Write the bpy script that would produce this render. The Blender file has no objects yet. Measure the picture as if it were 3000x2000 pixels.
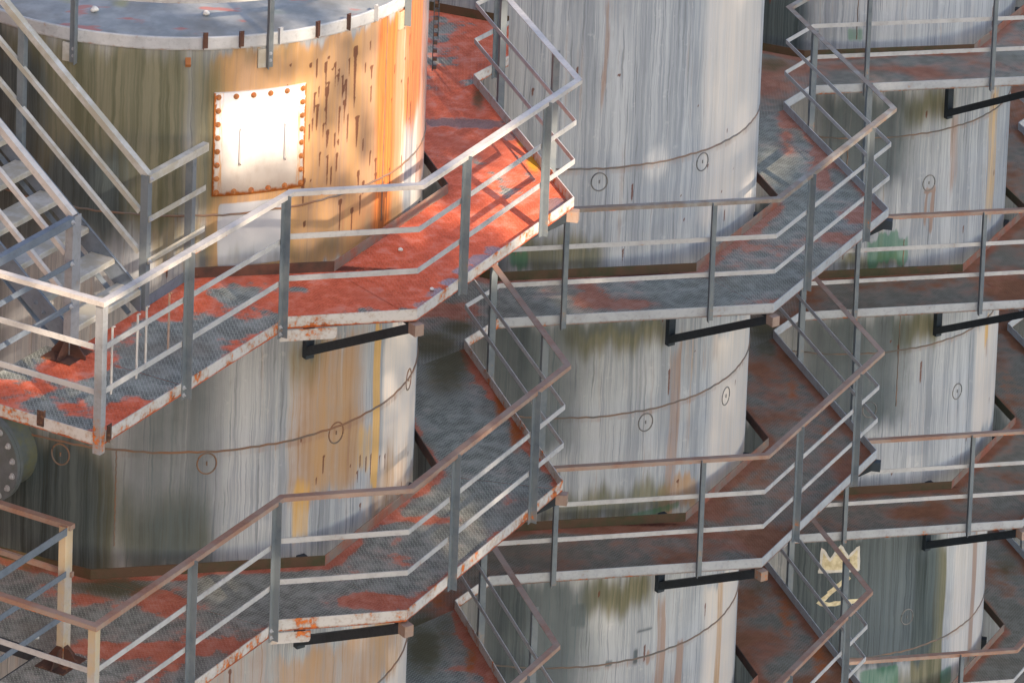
import bpy, bmesh, math, random
import numpy as np
from mathutils import Vector, Matrix
random.seed(7)
rng = np.random.default_rng(11)
SC = bpy.context.scene
COL = SC.collection
R_ = math.radians

# ------------------------------------------------------------------ layout (metres)
H = 2.6                                   # height between two walkway levels
STEP = np.array([3.3925, 6.4838])         # from one tank of the row to the next
C0 = np.array([-1.3507, 5.1577])          # axis of the first tank
RAD = 2.1818                              # tank radius
HR, HM1, HM2, EDGE = 1.0685, 0.6994, 0.3456, -0.1113   # rail heights above the toe board's top edge
DECK = -0.090                             # deck surface below the toe board's top edge
# outer corners of a walkway (relative to the tank axis)
P0 = np.array([-0.165, -5.653]); P1 = np.array([1.147, -3.362]); P2 = np.array([2.191, -3.117])
P3 = np.array([3.505, -0.621]); P4 = np.array([2.613, 2.281]); F1 = np.array([2.930, 2.787])
F0 = F1 - STEP
# inner octagon round the shell
OCT = [np.array(p) for p in ((-0.46, -2.60), (1.48, -2.20), (2.405, -0.42), (1.83, 1.49), (0.04, 2.43), (-1.87, 1.85), (-2.81, 0.08), (-2.22, -1.83))]
VCL, VCD, VDE, VEF, VFL, _v5, _v6, VBL = OCT
BD = (P1 - P0) / np.hypot(*(P1 - P0)); BN = np.array([-BD[1], BD[0]])
def pb(along, inward): return P0 + BD * along + BN * inward
SHELL_STAINS_AND_SHADE = {"0":[["moss",-3.04,0.252,0.182,1.816,0.459,0.198,1.05],  # wide left dark and moss boxes paint in shade along with real growth
 ["moss",0.196,0.539,0.312,1.887,0.257,0.198,0.75],
 ["moss",-0.218,1.255,1.645,1.838,0.177,0.099,0.6],
 ["moss",-1.26,-0.392,0.045,0.879,0.225,0.198,0.45],
 ["dark",-3.014,-1.027,-0.237,1.593,0.554,0.264,0.95],
 ["dark",-1.048,-0.246,0.073,0.877,0.37,0.297,0.8],
 ["ochre",0.373,2.581,-0.279,1.775,0.34,0.099,0.85],
 ["ochre",-0.063,0.509,-0.163,0.315,0.086,0.099,0.45],
 ["moss",-0.064,0.507,-0.163,0.405,0.114,0.132,0.6],
 ["moss",0.283,1.684,-0.216,-0.019,0.191,0.083,0.5],
 ["clean",0.506,1.095,-0.124,0.433,0.042,0.033,0.95],
 ["clean",0.251,0.48,0.431,1.857,0.143,0.165,0.3],
 ["rust",2.064,2.361,-0.303,1.809,0.183,0.132,0.95],
 ["rust",2.489,3.002,0.625,2.398,0.242,0.264,0.85],
 ["rust",2.867,3.363,-0.071,2.005,0.12,0.198,0.5],
 ["rust",2.093,2.239,-0.522,0.228,0.052,0.132,0.8],
 ["rust",1.63,2.106,-0.176,0.317,0.173,0.198,0.35],
 ["brown",1.872,2.093,0.391,1.651,0.074,0.198,0.45],
 ["brown",1.349,1.601,0.405,1.345,0.09,0.297,0.3],
 ["cream",2.433,2.58,-0.226,1.633,0.035,0.066,0.95],
 ["cream",2.741,3.343,-0.37,0.986,0.216,0.198,0.6],
 ["cream",1.099,1.618,1.124,1.726,0.207,0.198,0.4],
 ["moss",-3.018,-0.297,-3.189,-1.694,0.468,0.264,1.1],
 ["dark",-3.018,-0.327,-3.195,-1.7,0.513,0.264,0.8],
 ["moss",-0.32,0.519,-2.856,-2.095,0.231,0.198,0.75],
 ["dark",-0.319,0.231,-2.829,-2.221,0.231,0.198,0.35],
 ["moss",1.146,1.564,-1.202,-0.849,0.209,0.198,0.8],
 ["dark",1.277,1.451,-1.022,-0.899,0.07,0.066,0.5],
 ["dark",-0.336,0.619,-2.886,-0.764,0.578,0.198,0.62],
 ["brown",0.155,0.385,-2.735,-0.854,0.086,0.264,0.35],
 ["brown",-0.053,0.062,-1.975,-1.068,0.046,0.264,0.25],
 ["ochre",1.164,2.102,-2.405,-0.886,0.547,0.198,0.62],
 ["ochre",1.951,3.145,-3.221,-2.222,0.671,0.264,0.5],
 ["yellow",2.155,2.269,-2.47,-0.916,0.027,0.132,0.95],
 ["yellow",1.928,2.171,-2.333,-1.875,0.097,0.099,0.55],
 ["yellow",1.25,1.424,-2.671,-2.082,0.035,0.132,0.6],
 ["cream",2.308,3.296,-3.017,-1.085,0.156,0.132,0.8],
 ["ochre",1.107,3.083,-4.435,-3.671,0.312,0.132,0.6],
 ["cream",2.516,3.345,-4.896,-4.084,0.237,0.132,0.7],
 ["brown",0.493,1.106,-4.009,-3.483,0.153,0.132,0.5]],"1":[["cream",1.568,3.109,-2.556,0.148,0.708,0.198,0.6],
 ["moss",-0.409,0.577,-2.8,-2.36,0.238,0.083,0.7],
 ["green",-0.379,-0.186,-2.785,-2.574,0.068,0.066,0.8],
 ["brown",0.484,0.533,-1.121,0.102,0.017,0.264,0.65],
 ["brown",0.217,0.298,-1.007,-0.101,0.034,0.198,0.3],
 ["cream",2.222,2.516,-1.507,-0.216,0.067,0.198,0.4],
 ["dark",-0.708,0.387,-4.657,-3.237,0.684,0.165,0.7],  # shade of the left side and under the walkway, painted in
 ["moss",0.162,1.344,-3.608,-3.269,0.259,0.116,0.85],
 ["dark",-0.314,1.34,-3.427,-3.231,0.288,0.083,0.5],
 ["brown",1.375,1.524,-5.517,-3.652,0.032,0.198,0.65],
 ["cream",1.933,3.2,-5.477,-3.729,0.422,0.132,0.65],
 ["brown",1.837,2.143,-4.11,-3.683,0.085,0.132,0.45],
 ["ochre",1.512,1.924,-4.133,-3.547,0.155,0.132,0.3],
 ["moss",-0.043,1.439,-5.426,-5.029,0.296,0.083,0.7],
 ["green",0.908,1.582,-5.42,-5.332,0.105,0.033,0.7],
 ["ochre",1.279,1.855,-5.461,-5.074,0.144,0.083,0.6],
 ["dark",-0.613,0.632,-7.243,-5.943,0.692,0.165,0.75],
 ["moss",0.472,1.268,-6.392,-5.991,0.19,0.099,0.85],
 ["brown",1.343,1.459,-7.617,-6.263,0.022,0.198,0.75],
 ["brown",1.617,1.718,-7.699,-6.892,0.03,0.066,0.95],
 ["cream",1.999,3.117,-8.035,-6.436,0.389,0.099,0.7],
 ["ochre",2.315,2.464,-8.017,-6.422,0.053,0.099,0.6],
 ["dark",0.375,0.536,-6.509,-6.201,0.035,0.059,0.8],
 ["dark",0.278,0.539,-6.538,-6.502,0.035,0.013,0.8],
 ["dark",0.752,0.833,-6.926,-6.875,0.019,0.017,0.8],
 ["dark",1.065,1.117,-6.963,-6.797,0.016,0.026,0.7],
 ["brown",1.216,1.258,-6.997,-6.849,0.017,0.026,0.9],
 ["dark",1.1,1.286,-6.631,-6.595,0.033,0.012,0.7],
 ["dark",0.214,0.317,-6.699,-6.59,0.034,0.026,0.6]],"2":[["moss",-0.956,-0.517,-2.729,-1.813,0.159,0.132,1.0],
 ["dark",-0.956,-0.517,-2.729,-1.813,0.199,0.132,0.6],
 ["green",0.037,0.23,-2.638,-2.458,0.058,0.05,0.7],
 ["moss",0.717,1.473,-3.649,-3.261,0.236,0.116,0.8],
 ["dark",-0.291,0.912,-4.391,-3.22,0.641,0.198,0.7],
 ["brown",1.416,1.549,-4.545,-3.552,0.033,0.198,0.6],
 ["brown",1.086,1.124,-4.956,-4.434,0.014,0.066,0.9],
 ["brown",1.164,1.222,-5.013,-4.448,0.015,0.066,0.9],
 ["brown",1.059,1.226,-4.495,-4.442,0.024,0.013,0.9],
 ["yellow",2.139,2.384,-5.117,-3.445,0.059,0.132,0.55],
 ["brown",1.27,1.537,-5.381,-5.049,0.107,0.066,0.3],
 ["green",0.391,0.894,-5.282,-4.935,0.105,0.066,1.0],
 ["moss",0.044,0.858,-5.371,-5.146,0.203,0.053,0.7],
 ["moss",0.726,1.436,-6.299,-5.906,0.237,0.099,0.8],
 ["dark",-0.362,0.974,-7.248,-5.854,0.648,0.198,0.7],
 ["cream",2.064,3.057,-7.781,-6.314,0.3,0.132,0.6],
 ["yellow",2.336,2.451,-6.68,-6.328,0.046,0.066,0.7],
 ["brown",2.381,2.452,-6.902,-6.46,0.036,0.066,0.6],
 ["brown",1.744,1.797,-7.381,-7.133,0.02,0.066,0.5],
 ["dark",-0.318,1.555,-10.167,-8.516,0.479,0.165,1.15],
 ["moss",1.216,1.718,-10.953,-8.853,0.067,0.132,1.0],
 ["cream",1.805,3.022,-10.66,-8.925,0.348,0.132,0.5],
 ["brown",2.31,2.459,-10.567,-8.942,0.046,0.132,0.8],
 ["green",0.542,1.048,-10.572,-10.171,0.11,0.05,1.0],
 ["green",1.696,1.92,-10.67,-10.43,0.068,0.05,0.9],
 ["moss",0.91,1.401,-10.642,-10.258,0.147,0.099,0.6]],"3":[]}
DRIPS = [[1.293,1.57,0.262,0.011],[1.356,1.596,0.198,0.012],[1.475,1.599,0.212,0.012],[1.448,1.522,0.578,0.014],[1.547,1.527,0.348,0.012],[1.575,1.419,0.167,0.011],[1.345,1.3,0.205,0.016],[1.518,1.476,0.109,0.01],[1.387,1.343,0.128,0.009],[1.463,1.315,0.438,0.016],[1.297,1.029,0.18,0.011],[1.331,1.086,0.167,0.01],[1.444,1.012,0.193,0.011],[1.416,0.763,0.168,0.012],[1.493,0.721,0.233,0.014],[1.564,0.897,0.142,0.011],[1.536,0.596,0.168,0.01],[1.492,0.528,0.104,0.011],[1.098,1.595,0.153,0.01],[1.239,1.484,0.064,0.009],[1.328,0.537,0.026,0.012],[1.611,1.117,0.31,0.012],[1.589,1.454,0.18,0.011],[1.775,1.59,0.596,0.03],[1.702,1.518,0.194,0.011],[1.633,1.393,0.232,0.014],[1.898,1.444,0.117,0.014],[1.955,1.609,0.091,0.011],[1.985,1.382,0.13,0.025],[1.985,1.202,0.157,0.014],[1.706,1.017,0.26,0.012],[2.603,1.091,0.485,0.014],[2.518,0.427,0.175,0.009],[2.912,0.153,0.181,0.011],[2.525,1.299,0.134,0.011],[2.618,1.49,0.134,0.019],[2.713,1.211,0.135,0.011],[1.902,0.761,0.118,0.011],[1.888,0.261,0.197,0.014],[1.819,0.989,0.26,0.035],[1.659,1.157,0.259,0.014],[2.003,0.629,0.158,0.014],[3.057,0.138,0.171,0.011],[2.467,1.123,0.12,0.011],[2.908,0.379,0.139,0.009],[2.653,0.708,0.108,0.009],[2.0,-2.105,0.134,0.011],[2.083,-2.161,0.148,0.012],[2.157,-2.161,0.271,0.01],[2.298,-2.214,0.218,0.011],[2.388,-2.25,0.178,0.011],[1.967,-2.239,0.148,0.014],[2.021,-2.549,0.229,0.014],[2.859,-2.541,0.099,0.009],[2.785,-2.657,0.113,0.009],[1.869,-2.14,0.147,0.009]]
GRAFFITI = {"crown_out":[[0.025,-8.964],[0.04,-8.673],[0.135,-8.816],[0.253,-8.64],[0.345,-8.784],[0.463,-8.66],[0.477,-8.941]],"crown_base":[[0.003,-8.956],[0.483,-8.938]],"z":[[0.373,-9.02],[0.226,-9.139],[0.026,-9.348],[0.151,-9.351],[0.303,-9.33],[0.582,-9.309]],"z2":[[0.34,-9.027],[0.128,-9.21]]}
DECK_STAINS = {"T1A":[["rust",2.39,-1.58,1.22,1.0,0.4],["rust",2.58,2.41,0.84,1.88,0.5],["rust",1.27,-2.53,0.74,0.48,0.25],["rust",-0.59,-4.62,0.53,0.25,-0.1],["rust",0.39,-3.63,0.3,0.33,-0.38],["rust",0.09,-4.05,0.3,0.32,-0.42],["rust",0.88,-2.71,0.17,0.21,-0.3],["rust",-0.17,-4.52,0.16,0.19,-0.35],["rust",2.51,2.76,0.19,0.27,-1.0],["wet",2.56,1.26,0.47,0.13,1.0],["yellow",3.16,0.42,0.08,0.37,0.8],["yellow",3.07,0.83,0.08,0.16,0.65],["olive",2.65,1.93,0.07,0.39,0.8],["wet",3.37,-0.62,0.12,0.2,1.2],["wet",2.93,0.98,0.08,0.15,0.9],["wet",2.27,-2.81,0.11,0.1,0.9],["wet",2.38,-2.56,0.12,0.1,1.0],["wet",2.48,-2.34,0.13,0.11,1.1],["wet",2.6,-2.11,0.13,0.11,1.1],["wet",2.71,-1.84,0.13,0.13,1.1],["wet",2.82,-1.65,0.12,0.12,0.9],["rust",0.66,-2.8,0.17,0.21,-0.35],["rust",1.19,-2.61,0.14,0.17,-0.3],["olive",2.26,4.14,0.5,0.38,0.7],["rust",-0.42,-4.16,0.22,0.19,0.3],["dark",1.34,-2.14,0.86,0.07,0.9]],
 "T1B":[["rust",0.03,-3.76,0.36,0.19,0.45],["rust",0.26,-2.93,0.31,0.24,0.4],["rust",1.88,-2.79,0.26,0.16,0.5],["rust",-0.47,-2.98,0.28,0.24,0.25],["rust",0.71,-3.71,0.5,0.23,0.35],["rust",0.13,-3.35,0.73,0.17,0.15],["olive",-0.26,-2.72,0.42,0.22,0.9],["olive",-0.96,-2.29,0.34,0.25,0.8],["olive",2.45,1.96,0.26,0.82,0.9],["olive",2.29,0.2,0.18,0.41,0.4],["rust",2.31,2.96,0.29,0.47,0.35],["orange",2.95,1.11,0.07,0.43,0.8],["orange",3.09,0.48,0.07,0.42,0.8],["rust",2.12,-1.29,0.41,0.1,0.5],["rust",2.31,-2.16,0.4,0.12,0.1]],
 "T1C":[["olive",2.32,1.47,0.22,0.58,0.9],["olive",2.51,1.82,0.19,0.53,0.6],["orange",2.77,1.31,0.07,0.39,0.7]],
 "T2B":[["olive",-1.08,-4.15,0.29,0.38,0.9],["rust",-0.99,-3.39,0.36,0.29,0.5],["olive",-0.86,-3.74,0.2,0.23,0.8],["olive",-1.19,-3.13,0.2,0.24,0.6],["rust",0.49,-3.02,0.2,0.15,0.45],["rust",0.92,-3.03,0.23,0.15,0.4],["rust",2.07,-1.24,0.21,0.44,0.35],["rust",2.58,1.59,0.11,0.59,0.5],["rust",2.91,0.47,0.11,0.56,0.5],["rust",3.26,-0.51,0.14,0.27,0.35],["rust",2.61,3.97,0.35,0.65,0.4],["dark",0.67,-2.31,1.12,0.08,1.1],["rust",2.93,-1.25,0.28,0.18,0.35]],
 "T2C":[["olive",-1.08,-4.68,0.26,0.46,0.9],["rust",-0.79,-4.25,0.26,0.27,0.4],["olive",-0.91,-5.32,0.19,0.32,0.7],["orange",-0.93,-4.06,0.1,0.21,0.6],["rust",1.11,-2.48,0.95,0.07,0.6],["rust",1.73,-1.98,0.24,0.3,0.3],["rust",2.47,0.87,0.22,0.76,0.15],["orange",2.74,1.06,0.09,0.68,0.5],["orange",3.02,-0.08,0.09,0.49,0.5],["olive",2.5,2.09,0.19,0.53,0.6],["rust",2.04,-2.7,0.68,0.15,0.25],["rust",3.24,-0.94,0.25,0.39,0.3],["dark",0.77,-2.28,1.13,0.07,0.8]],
 "T2D":[["orange",2.78,1.1,0.11,0.61,0.6],["orange",3.08,0.14,0.11,0.59,0.6],["rust",2.48,0.32,0.22,0.45,0.3],["olive",2.52,1.7,0.19,0.39,0.5]],
 "T3B":[["olive",-0.84,-2.84,0.27,0.32,0.7],["rust",-0.95,-3.48,0.23,0.31,0.4],["rust",0.26,-2.84,0.69,0.13,0.3],["rust",0.82,-2.94,0.23,0.15,0.3]],
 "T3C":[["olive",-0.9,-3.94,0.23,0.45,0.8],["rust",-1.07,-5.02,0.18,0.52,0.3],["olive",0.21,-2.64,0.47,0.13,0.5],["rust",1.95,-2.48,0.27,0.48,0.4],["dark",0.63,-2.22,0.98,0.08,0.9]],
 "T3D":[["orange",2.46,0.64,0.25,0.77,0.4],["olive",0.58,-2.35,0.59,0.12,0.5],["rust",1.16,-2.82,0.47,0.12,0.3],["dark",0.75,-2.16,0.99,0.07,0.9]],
 "T3E":[["olive",2.62,1.24,0.21,0.45,0.6]]}
# ------------------------------------------------------------------ mesh helpers
class MB:
    def __init__(self): self.v = []; self.f = []; self.uv = []; self.sm = []
    def face(self, pts, uvs=None, smooth=False):
        n = len(self.v); self.v += [tuple(map(float, p)) for p in pts]
        self.f.append(list(range(n, n + len(pts))))
        self.uv += [tuple(map(float, u)) for u in (uvs if uvs is not None else [(.5, .6)] * len(pts))]; self.sm.append(smooth)
    def prism(self, poly, z0, z1):
        """vertical extrusion of a plan polygon (counter clockwise)"""
        n = len(poly); per = 0.0
        for i in range(n):
            a, b = poly[i], poly[(i + 1) % n]; l = math.hypot(b[0] - a[0], b[1] - a[1])
            self.face([(a[0], a[1], z0), (b[0], b[1], z0), (b[0], b[1], z1), (a[0], a[1], z1)], [(per, z0), (per + l, z0), (per + l, z1), (per, z1)]); per += l
        self.face([(p[0], p[1], z1) for p in poly], [(p[0], p[1]) for p in poly])
        self.face([(p[0], p[1], z0) for p in reversed(poly)], [(p[0], p[1]) for p in reversed(poly)])
    def hull8(self, c):
        """box from 8 corners: 4 of the first end, 4 of the other, same order"""
        a, b = [Vector(p) for p in c[:4]], [Vector(p) for p in c[4:]]
        l = (b[0] - a[0]).length
        self.face([a[3], a[2], a[1], a[0]]); self.face(b)
        per = 0
        for i in range(4):
            j = (i + 1) % 4; w = (a[j] - a[i]).length
            self.face([a[i], a[j], b[j], b[i]], [(0, .5 + per), (0, .5 + per + w), (l, .5 + per + w), (l, .5 + per)]); per += w
    def bar(self, a, b, w, h, up=(0, 0, 1)):
        """rectangular bar from a to b, w across, h along up; a and b lie on its axis"""
        a, b = Vector(a), Vector(b); d = (b - a).normalized(); up = Vector(up); s = d.cross(up).normalized(); u = s.cross(d).normalized()
        o = [(-w / 2, -h / 2), (w / 2, -h / 2), (w / 2, h / 2), (-w / 2, h / 2)]
        self.hull8([a + s * x + u * y for x, y in o] + [b + s * x + u * y for x, y in o])
    def sweep(self, path, prof, z=0.0, pre=None, post=None):
        """closed profile [(outward, dz)] swept along a plan polyline with mitred corners; outward is right of travel"""
        pts = [np.array(p, float) for p in path]; n = len(pts); mit = []
        for i in range(n):
            p_ = pts[i - 1] if i > 0 else (np.array(pre) if pre is not None else pts[i] * 2 - pts[i + 1])
            q_ = pts[i + 1] if i < n - 1 else (np.array(post) if post is not None else pts[i] * 2 - pts[i - 1])
            t1 = (pts[i] - p_) / np.hypot(*(pts[i] - p_)); t2 = (q_ - pts[i]) / np.hypot(*(q_ - pts[i]))
            n1 = np.array([t1[1], -t1[0]]); n2 = np.array([t2[1], -t2[0]]); mit.append((n1 + n2) / (1 + n1 @ n2))
        s = [0.0]
        for i in range(n - 1): s.append(s[-1] + np.hypot(*(pts[i + 1] - pts[i])))
        zs = [p[1] for p in prof]; z0, z1 = min(zs), max(zs)
        P = lambda i, k: (*(pts[i] + mit[i] * prof[k][0]), z + prof[k][1])
        m = len(prof)
        for i in range(n - 1):
            for k in range(m):
                k2 = (k + 1) % m; va = (prof[k][1] - z0) / (z1 - z0 + 1e-9); vb = (prof[k2][1] - z0) / (z1 - z0 + 1e-9)
                self.face([P(i, k), P(i, k2), P(i + 1, k2), P(i + 1, k)], [(s[i], va), (s[i], vb), (s[i + 1], vb), (s[i + 1], va)])
        self.face([P(0, k) for k in reversed(range(m))]); self.face([P(n - 1, k) for k in range(m)])
    def cyl(self, a, b, r, n=12, r2=None):
        a, b = Vector(a), Vector(b); d = (b - a).normalized(); s = d.orthogonal().normalized(); t = d.cross(s); r2 = r if r2 is None else r2
        ca = [a + (s * math.cos(2 * math.pi * i / n) + t * math.sin(2 * math.pi * i / n)) * r for i in range(n)]
        cb = [b + (s * math.cos(2 * math.pi * i / n) + t * math.sin(2 * math.pi * i / n)) * r2 for i in range(n)]
        for i in range(n):
            j = (i + 1) % n; self.face([ca[i], ca[j], cb[j], cb[i]])
        self.face(list(reversed(ca))); self.face(cb)
    def tube(self, pts, r, n=6, closed=False):
        pts = [Vector(p) for p in pts]; N = len(pts); rings = []
        for i in range(N):
            p_ = pts[(i - 1) % N] if (closed or i > 0) else pts[i]; q_ = pts[(i + 1) % N] if (closed or i < N - 1) else pts[i]
            d = (q_ - p_).normalized(); s = d.cross(Vector((0.13, 0.21, 1)) if abs(d.z) < .9 else Vector((1, 0, 0))).normalized(); t = s.cross(d)
            rings.append([pts[i] + (s * math.cos(2 * math.pi * k / n) + t * math.sin(2 * math.pi * k / n)) * r for k in range(n)])
        for i in range(N if closed else N - 1):
            a, b = rings[i], rings[(i + 1) % N]
            for k in range(n): self.face([a[k], a[(k + 1) % n], b[(k + 1) % n], b[k]], None, True)
    def build(self, name, mat, parent=None, merge=False):
        me = bpy.data.meshes.new(name); me.from_pydata(self.v, [], self.f)
        uv = me.uv_layers.new(name='UVMap'); uv.data.foreach_set('uv', np.array(self.uv, np.float32).ravel())
        me.polygons.foreach_set('use_smooth', self.sm); me.materials.append(mat)
        if merge or True:
            bm = bmesh.new(); bm.from_mesh(me); bmesh.ops.remove_doubles(bm, verts=bm.verts, dist=1e-5); bmesh.ops.recalc_face_normals(bm, faces=bm.faces); bm.to_mesh(me); bm.free()
        me.update()
        o = bpy.data.objects.new(name, me); COL.objects.link(o)
        if parent is not None: o.parent = parent
        return o

def thing(name, label, cat, loc=(0, 0, 0), group=None):
    o = bpy.data.objects.new(name, None); COL.objects.link(o); o.location = loc; o.empty_display_size = .2
    o['label'] = label; o['category'] = cat
    if group: o['group'] = group
    return o
def tag(o, label=None, cat=None, group=None, kind=None):
    for k, v in (('label', label), ('category', cat), ('group', group), ('kind', kind)):
        if v: o[k] = v
    return o
def clone(o, parent):
    c = o.copy(); COL.objects.link(c); c.parent = parent
    for ch in o.children: clone(ch, c)
    return c

# ------------------------------------------------------------------ material helpers
class NT:
    def __init__(self, name):
        self.m = bpy.data.materials.new(name); self.m.use_nodes = True; self.t = self.m.node_tree; self.n = self.t.nodes; self.l = self.t.links
        self.b = self.n['Principled BSDF']; self.b.inputs['Specular IOR Level'].default_value = .35
    def node(self, k, **kw):
        x = self.n.new(k)
        for a, v in kw.items(): setattr(x, a, v)
        return x
    def inp(self, sock, v):
        if hasattr(v, 'is_output'): self.l.new(v, sock)
        elif v is not None:
            if isinstance(v, (tuple, list)) and sock.type == 'RGBA' and len(v) == 3: v = (*v, 1)
            sock.default_value = v
    def uv(self): return self.node('ShaderNodeUVMap').outputs[0]
    def pos(self): return self.node('ShaderNodeNewGeometry').outputs['Position']
    def attr(self, name):
        a = self.node('ShaderNodeAttribute', attribute_name=name); s = self.node('ShaderNodeSeparateColor'); self.l.new(a.outputs['Color'], s.inputs[0]); return s.outputs[0], s.outputs[1], s.outputs[2], a.outputs['Alpha']
    def fac(self, name): return self.node('ShaderNodeAttribute', attribute_name=name).outputs['Fac']
    def scale(self, vec, s, off=(0, 0, 0), rot=(0, 0, 0)):
        m = self.node('ShaderNodeMapping'); self.l.new(vec, m.inputs[0]); m.inputs['Scale'].default_value = s; m.inputs['Location'].default_value = off; m.inputs['Rotation'].default_value = rot; return m.outputs[0]
    def noise(self, vec, s=(1, 1, 1), detail=4, rough=.55, off=(0, 0, 0), dist=0):
        x = self.node('ShaderNodeTexNoise'); x.inputs['Scale'].default_value = 1; x.inputs['Detail'].default_value = detail; x.inputs['Roughness'].default_value = rough; x.inputs['Distortion'].default_value = dist
        if not isinstance(s, tuple): s = (s, s, s)
        self.l.new(self.scale(vec, s, off), x.inputs['Vector']); return x.outputs[0]
    def math(self, op, a, b=None, c=None, clamp=False):
        x = self.node('ShaderNodeMath', operation=op, use_clamp=clamp); self.inp(x.inputs[0], a)
        if b is not None: self.inp(x.inputs[1], b)
        if c is not None: self.inp(x.inputs[2], c)
        return x.outputs[0]
    def add(self, a, b): return self.math('ADD', a, b)
    def mul(self, a, b): return self.math('MULTIPLY', a, b)
    def step(self, v, a, b, lo=0., hi=1.):
        x = self.node('ShaderNodeMapRange', interpolation_type='SMOOTHSTEP'); self.inp(x.inputs[0], v)
        for i, q in enumerate((a, b, lo, hi)): x.inputs[1 + i].default_value = q
        return x.outputs[0]
    def mix(self, f, a, b, mode='MIX'):
        x = self.node('ShaderNodeMix', data_type='RGBA', blend_type=mode); self.inp(x.inputs[0], f); self.inp(x.inputs[6], a); self.inp(x.inputs[7], b); return x.outputs[2]
    def bump(self, h, strength=.3, dist=.01):
        x = self.node('ShaderNodeBump'); x.inputs['Strength'].default_value = strength; x.inputs['Distance'].default_value = dist; self.l.new(h, x.inputs['Height']); self.l.new(x.outputs[0], self.b.inputs['Normal'])
    def out(self, col, rough=.6, metal=0.):
        self.inp(self.b.inputs['Base Color'], col); self.inp(self.b.inputs['Roughness'], rough); self.inp(self.b.inputs['Metallic'], metal); return self.m
# ------------------------------------------------------------------ materials
def mat_shell():
    """weathered tank plate; UV = metres round the shell, metres up. Stains come from three painted attributes."""
    k = NT('weathered_tank_steel'); uv = k.uv()
    warp = k.node('ShaderNodeVectorMath', operation='ADD'); k.l.new(uv, warp.inputs[0]); cx = k.node('ShaderNodeCombineXYZ'); k.l.new(k.mul(k.add(k.noise(uv, (5, 2.6, 1), 3, .6, (1, 7, 0)), -.5), .055), cx.inputs[0]); k.l.new(cx.outputs[0], warp.inputs[1]); wv = warp.outputs[0]
    s1 = k.noise(wv, (17, .30, 1), 5, .62); s2 = k.noise(wv, (62, .75, 1), 4, .62, (3, 1, 0)); s3 = k.noise(wv, (3.2, .14, 1), 3, .5, (9, 4, 0)); bl = k.noise(uv, (1.5, .8, 1), 5, .62, (5, 5, 2)); sp = k.noise(uv, (55, 45, 1), 3, .6); fi = k.noise(wv, (30, .55, 1), 3, .6, (8, 3, 0))
    a_r, a_m, a_o, a_k = k.attr('stain_a'); b_b, b_c, b_cr, b_y = k.attr('stain_b'); dr = k.fac('drip'); gr = k.fac('green')
    w = k.add(k.add(k.mul(s1, .45), k.mul(s2, .35)), k.mul(s3, .35))                     # streak field, about .3 .. .85
    col = k.mix(k.step(w, .44, .68), (.205, .23, .262), (.445, .468, .492))
    col = k.mix(k.mul(k.step(fi, .575, .66), .62), col, (.125, .145, .17))               # dark run marks
    col = k.mix(k.mul(k.step(s2, .57, .66), .55), col, (.13, .15, .175))                 # thin ones
    col = k.mix(k.mul(k.step(k.add(s1, k.mul(bl, .5)), .84, .98), .5), col, (.30, .22, .165))
    col = k.mix(k.mul(k.step(s1, .42, .30), .45), col, (.54, .55, .555))
    col = k.mix(k.mul(k.step(bl, .5, .72), .38), col, (.21, .235, .265)); col = k.mix(k.mul(k.step(k.noise(uv, (7, 6, 1), 4, .7, (2, 2, 0)), .60, .70), .22), col, (.6, .6, .6))
    n = lambda m, q=.7: k.add(m, k.mul(k.add(k.add(k.mul(s1, .5), k.mul(s2, .3)), k.add(k.mul(bl, .35), -.57)), q))
    vivid = lambda m: m
    col = k.mix(k.mul(k.step(n(b_cr, .8), .25, .75), .9), col, k.mix(k.step(s2, .35, .65), (.68, .60, .52), (.55, .53, .51)))
    col = k.mix(k.mul(k.step(n(a_o, 1.7), .25, .8), .88), col, k.mix(k.step(w, .42, .74), k.mix(bl, (.43, .205, .06), (.57, .345, .12)), (.33, .195, .105)))
    col = k.mix(k.mul(k.step(n(b_b, 2.2), .25, .85), .75), col, k.mix(s2, (.19, .115, .085), (.36, .22, .15)))
    col = k.mix(k.mul(k.step(n(b_y, 1.4), .25, .8), .8), col, k.mix(s2, (.50, .29, .06), (.72, .43, .12)))
    col = k.mix(k.mul(k.step(n(b_c, .25), .35, .65), .95), col, k.mix(bl, (.36, .39, .43), (.47, .49, .52)))
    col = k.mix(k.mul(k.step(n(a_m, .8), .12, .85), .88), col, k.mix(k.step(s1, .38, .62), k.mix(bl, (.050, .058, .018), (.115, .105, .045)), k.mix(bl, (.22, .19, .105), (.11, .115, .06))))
    col = k.mix(k.mul(k.step(n(a_k, 1.4), .08, .85), .88), col, k.mix(k.step(w, .42, .70), (.010, .022, .030), (.075, .105, .12)))  # dark channel: painted shade of the left sides, plus dirt
    col = k.mix(k.mul(k.step(n(gr, 1.6), .3, .8), .62), col, (.03, .17, .085))
    col = k.mix(k.mul(k.step(n(a_r, 1.7), .18, .85), .92), col, k.mix(k.step(s2, .34, .66), (.30, .085, .03), (.68, .21, .045)))
    col = k.mix(k.mul(k.step(k.add(dr, k.mul(k.add(sp, -.5), .5)), .25, .6), .88), col, k.mix(sp, (.16, .055, .028), (.09, .032, .022)))
    col = k.mix(k.mul(k.step(sp, .71, .77), .7), col, (.14, .07, .05))
    k.bump(k.add(k.mul(bl, .8), k.mul(s2, .25)), .25, .012)
    return k.out(col, k.add(.5, k.mul(s1, .25)))
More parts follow.
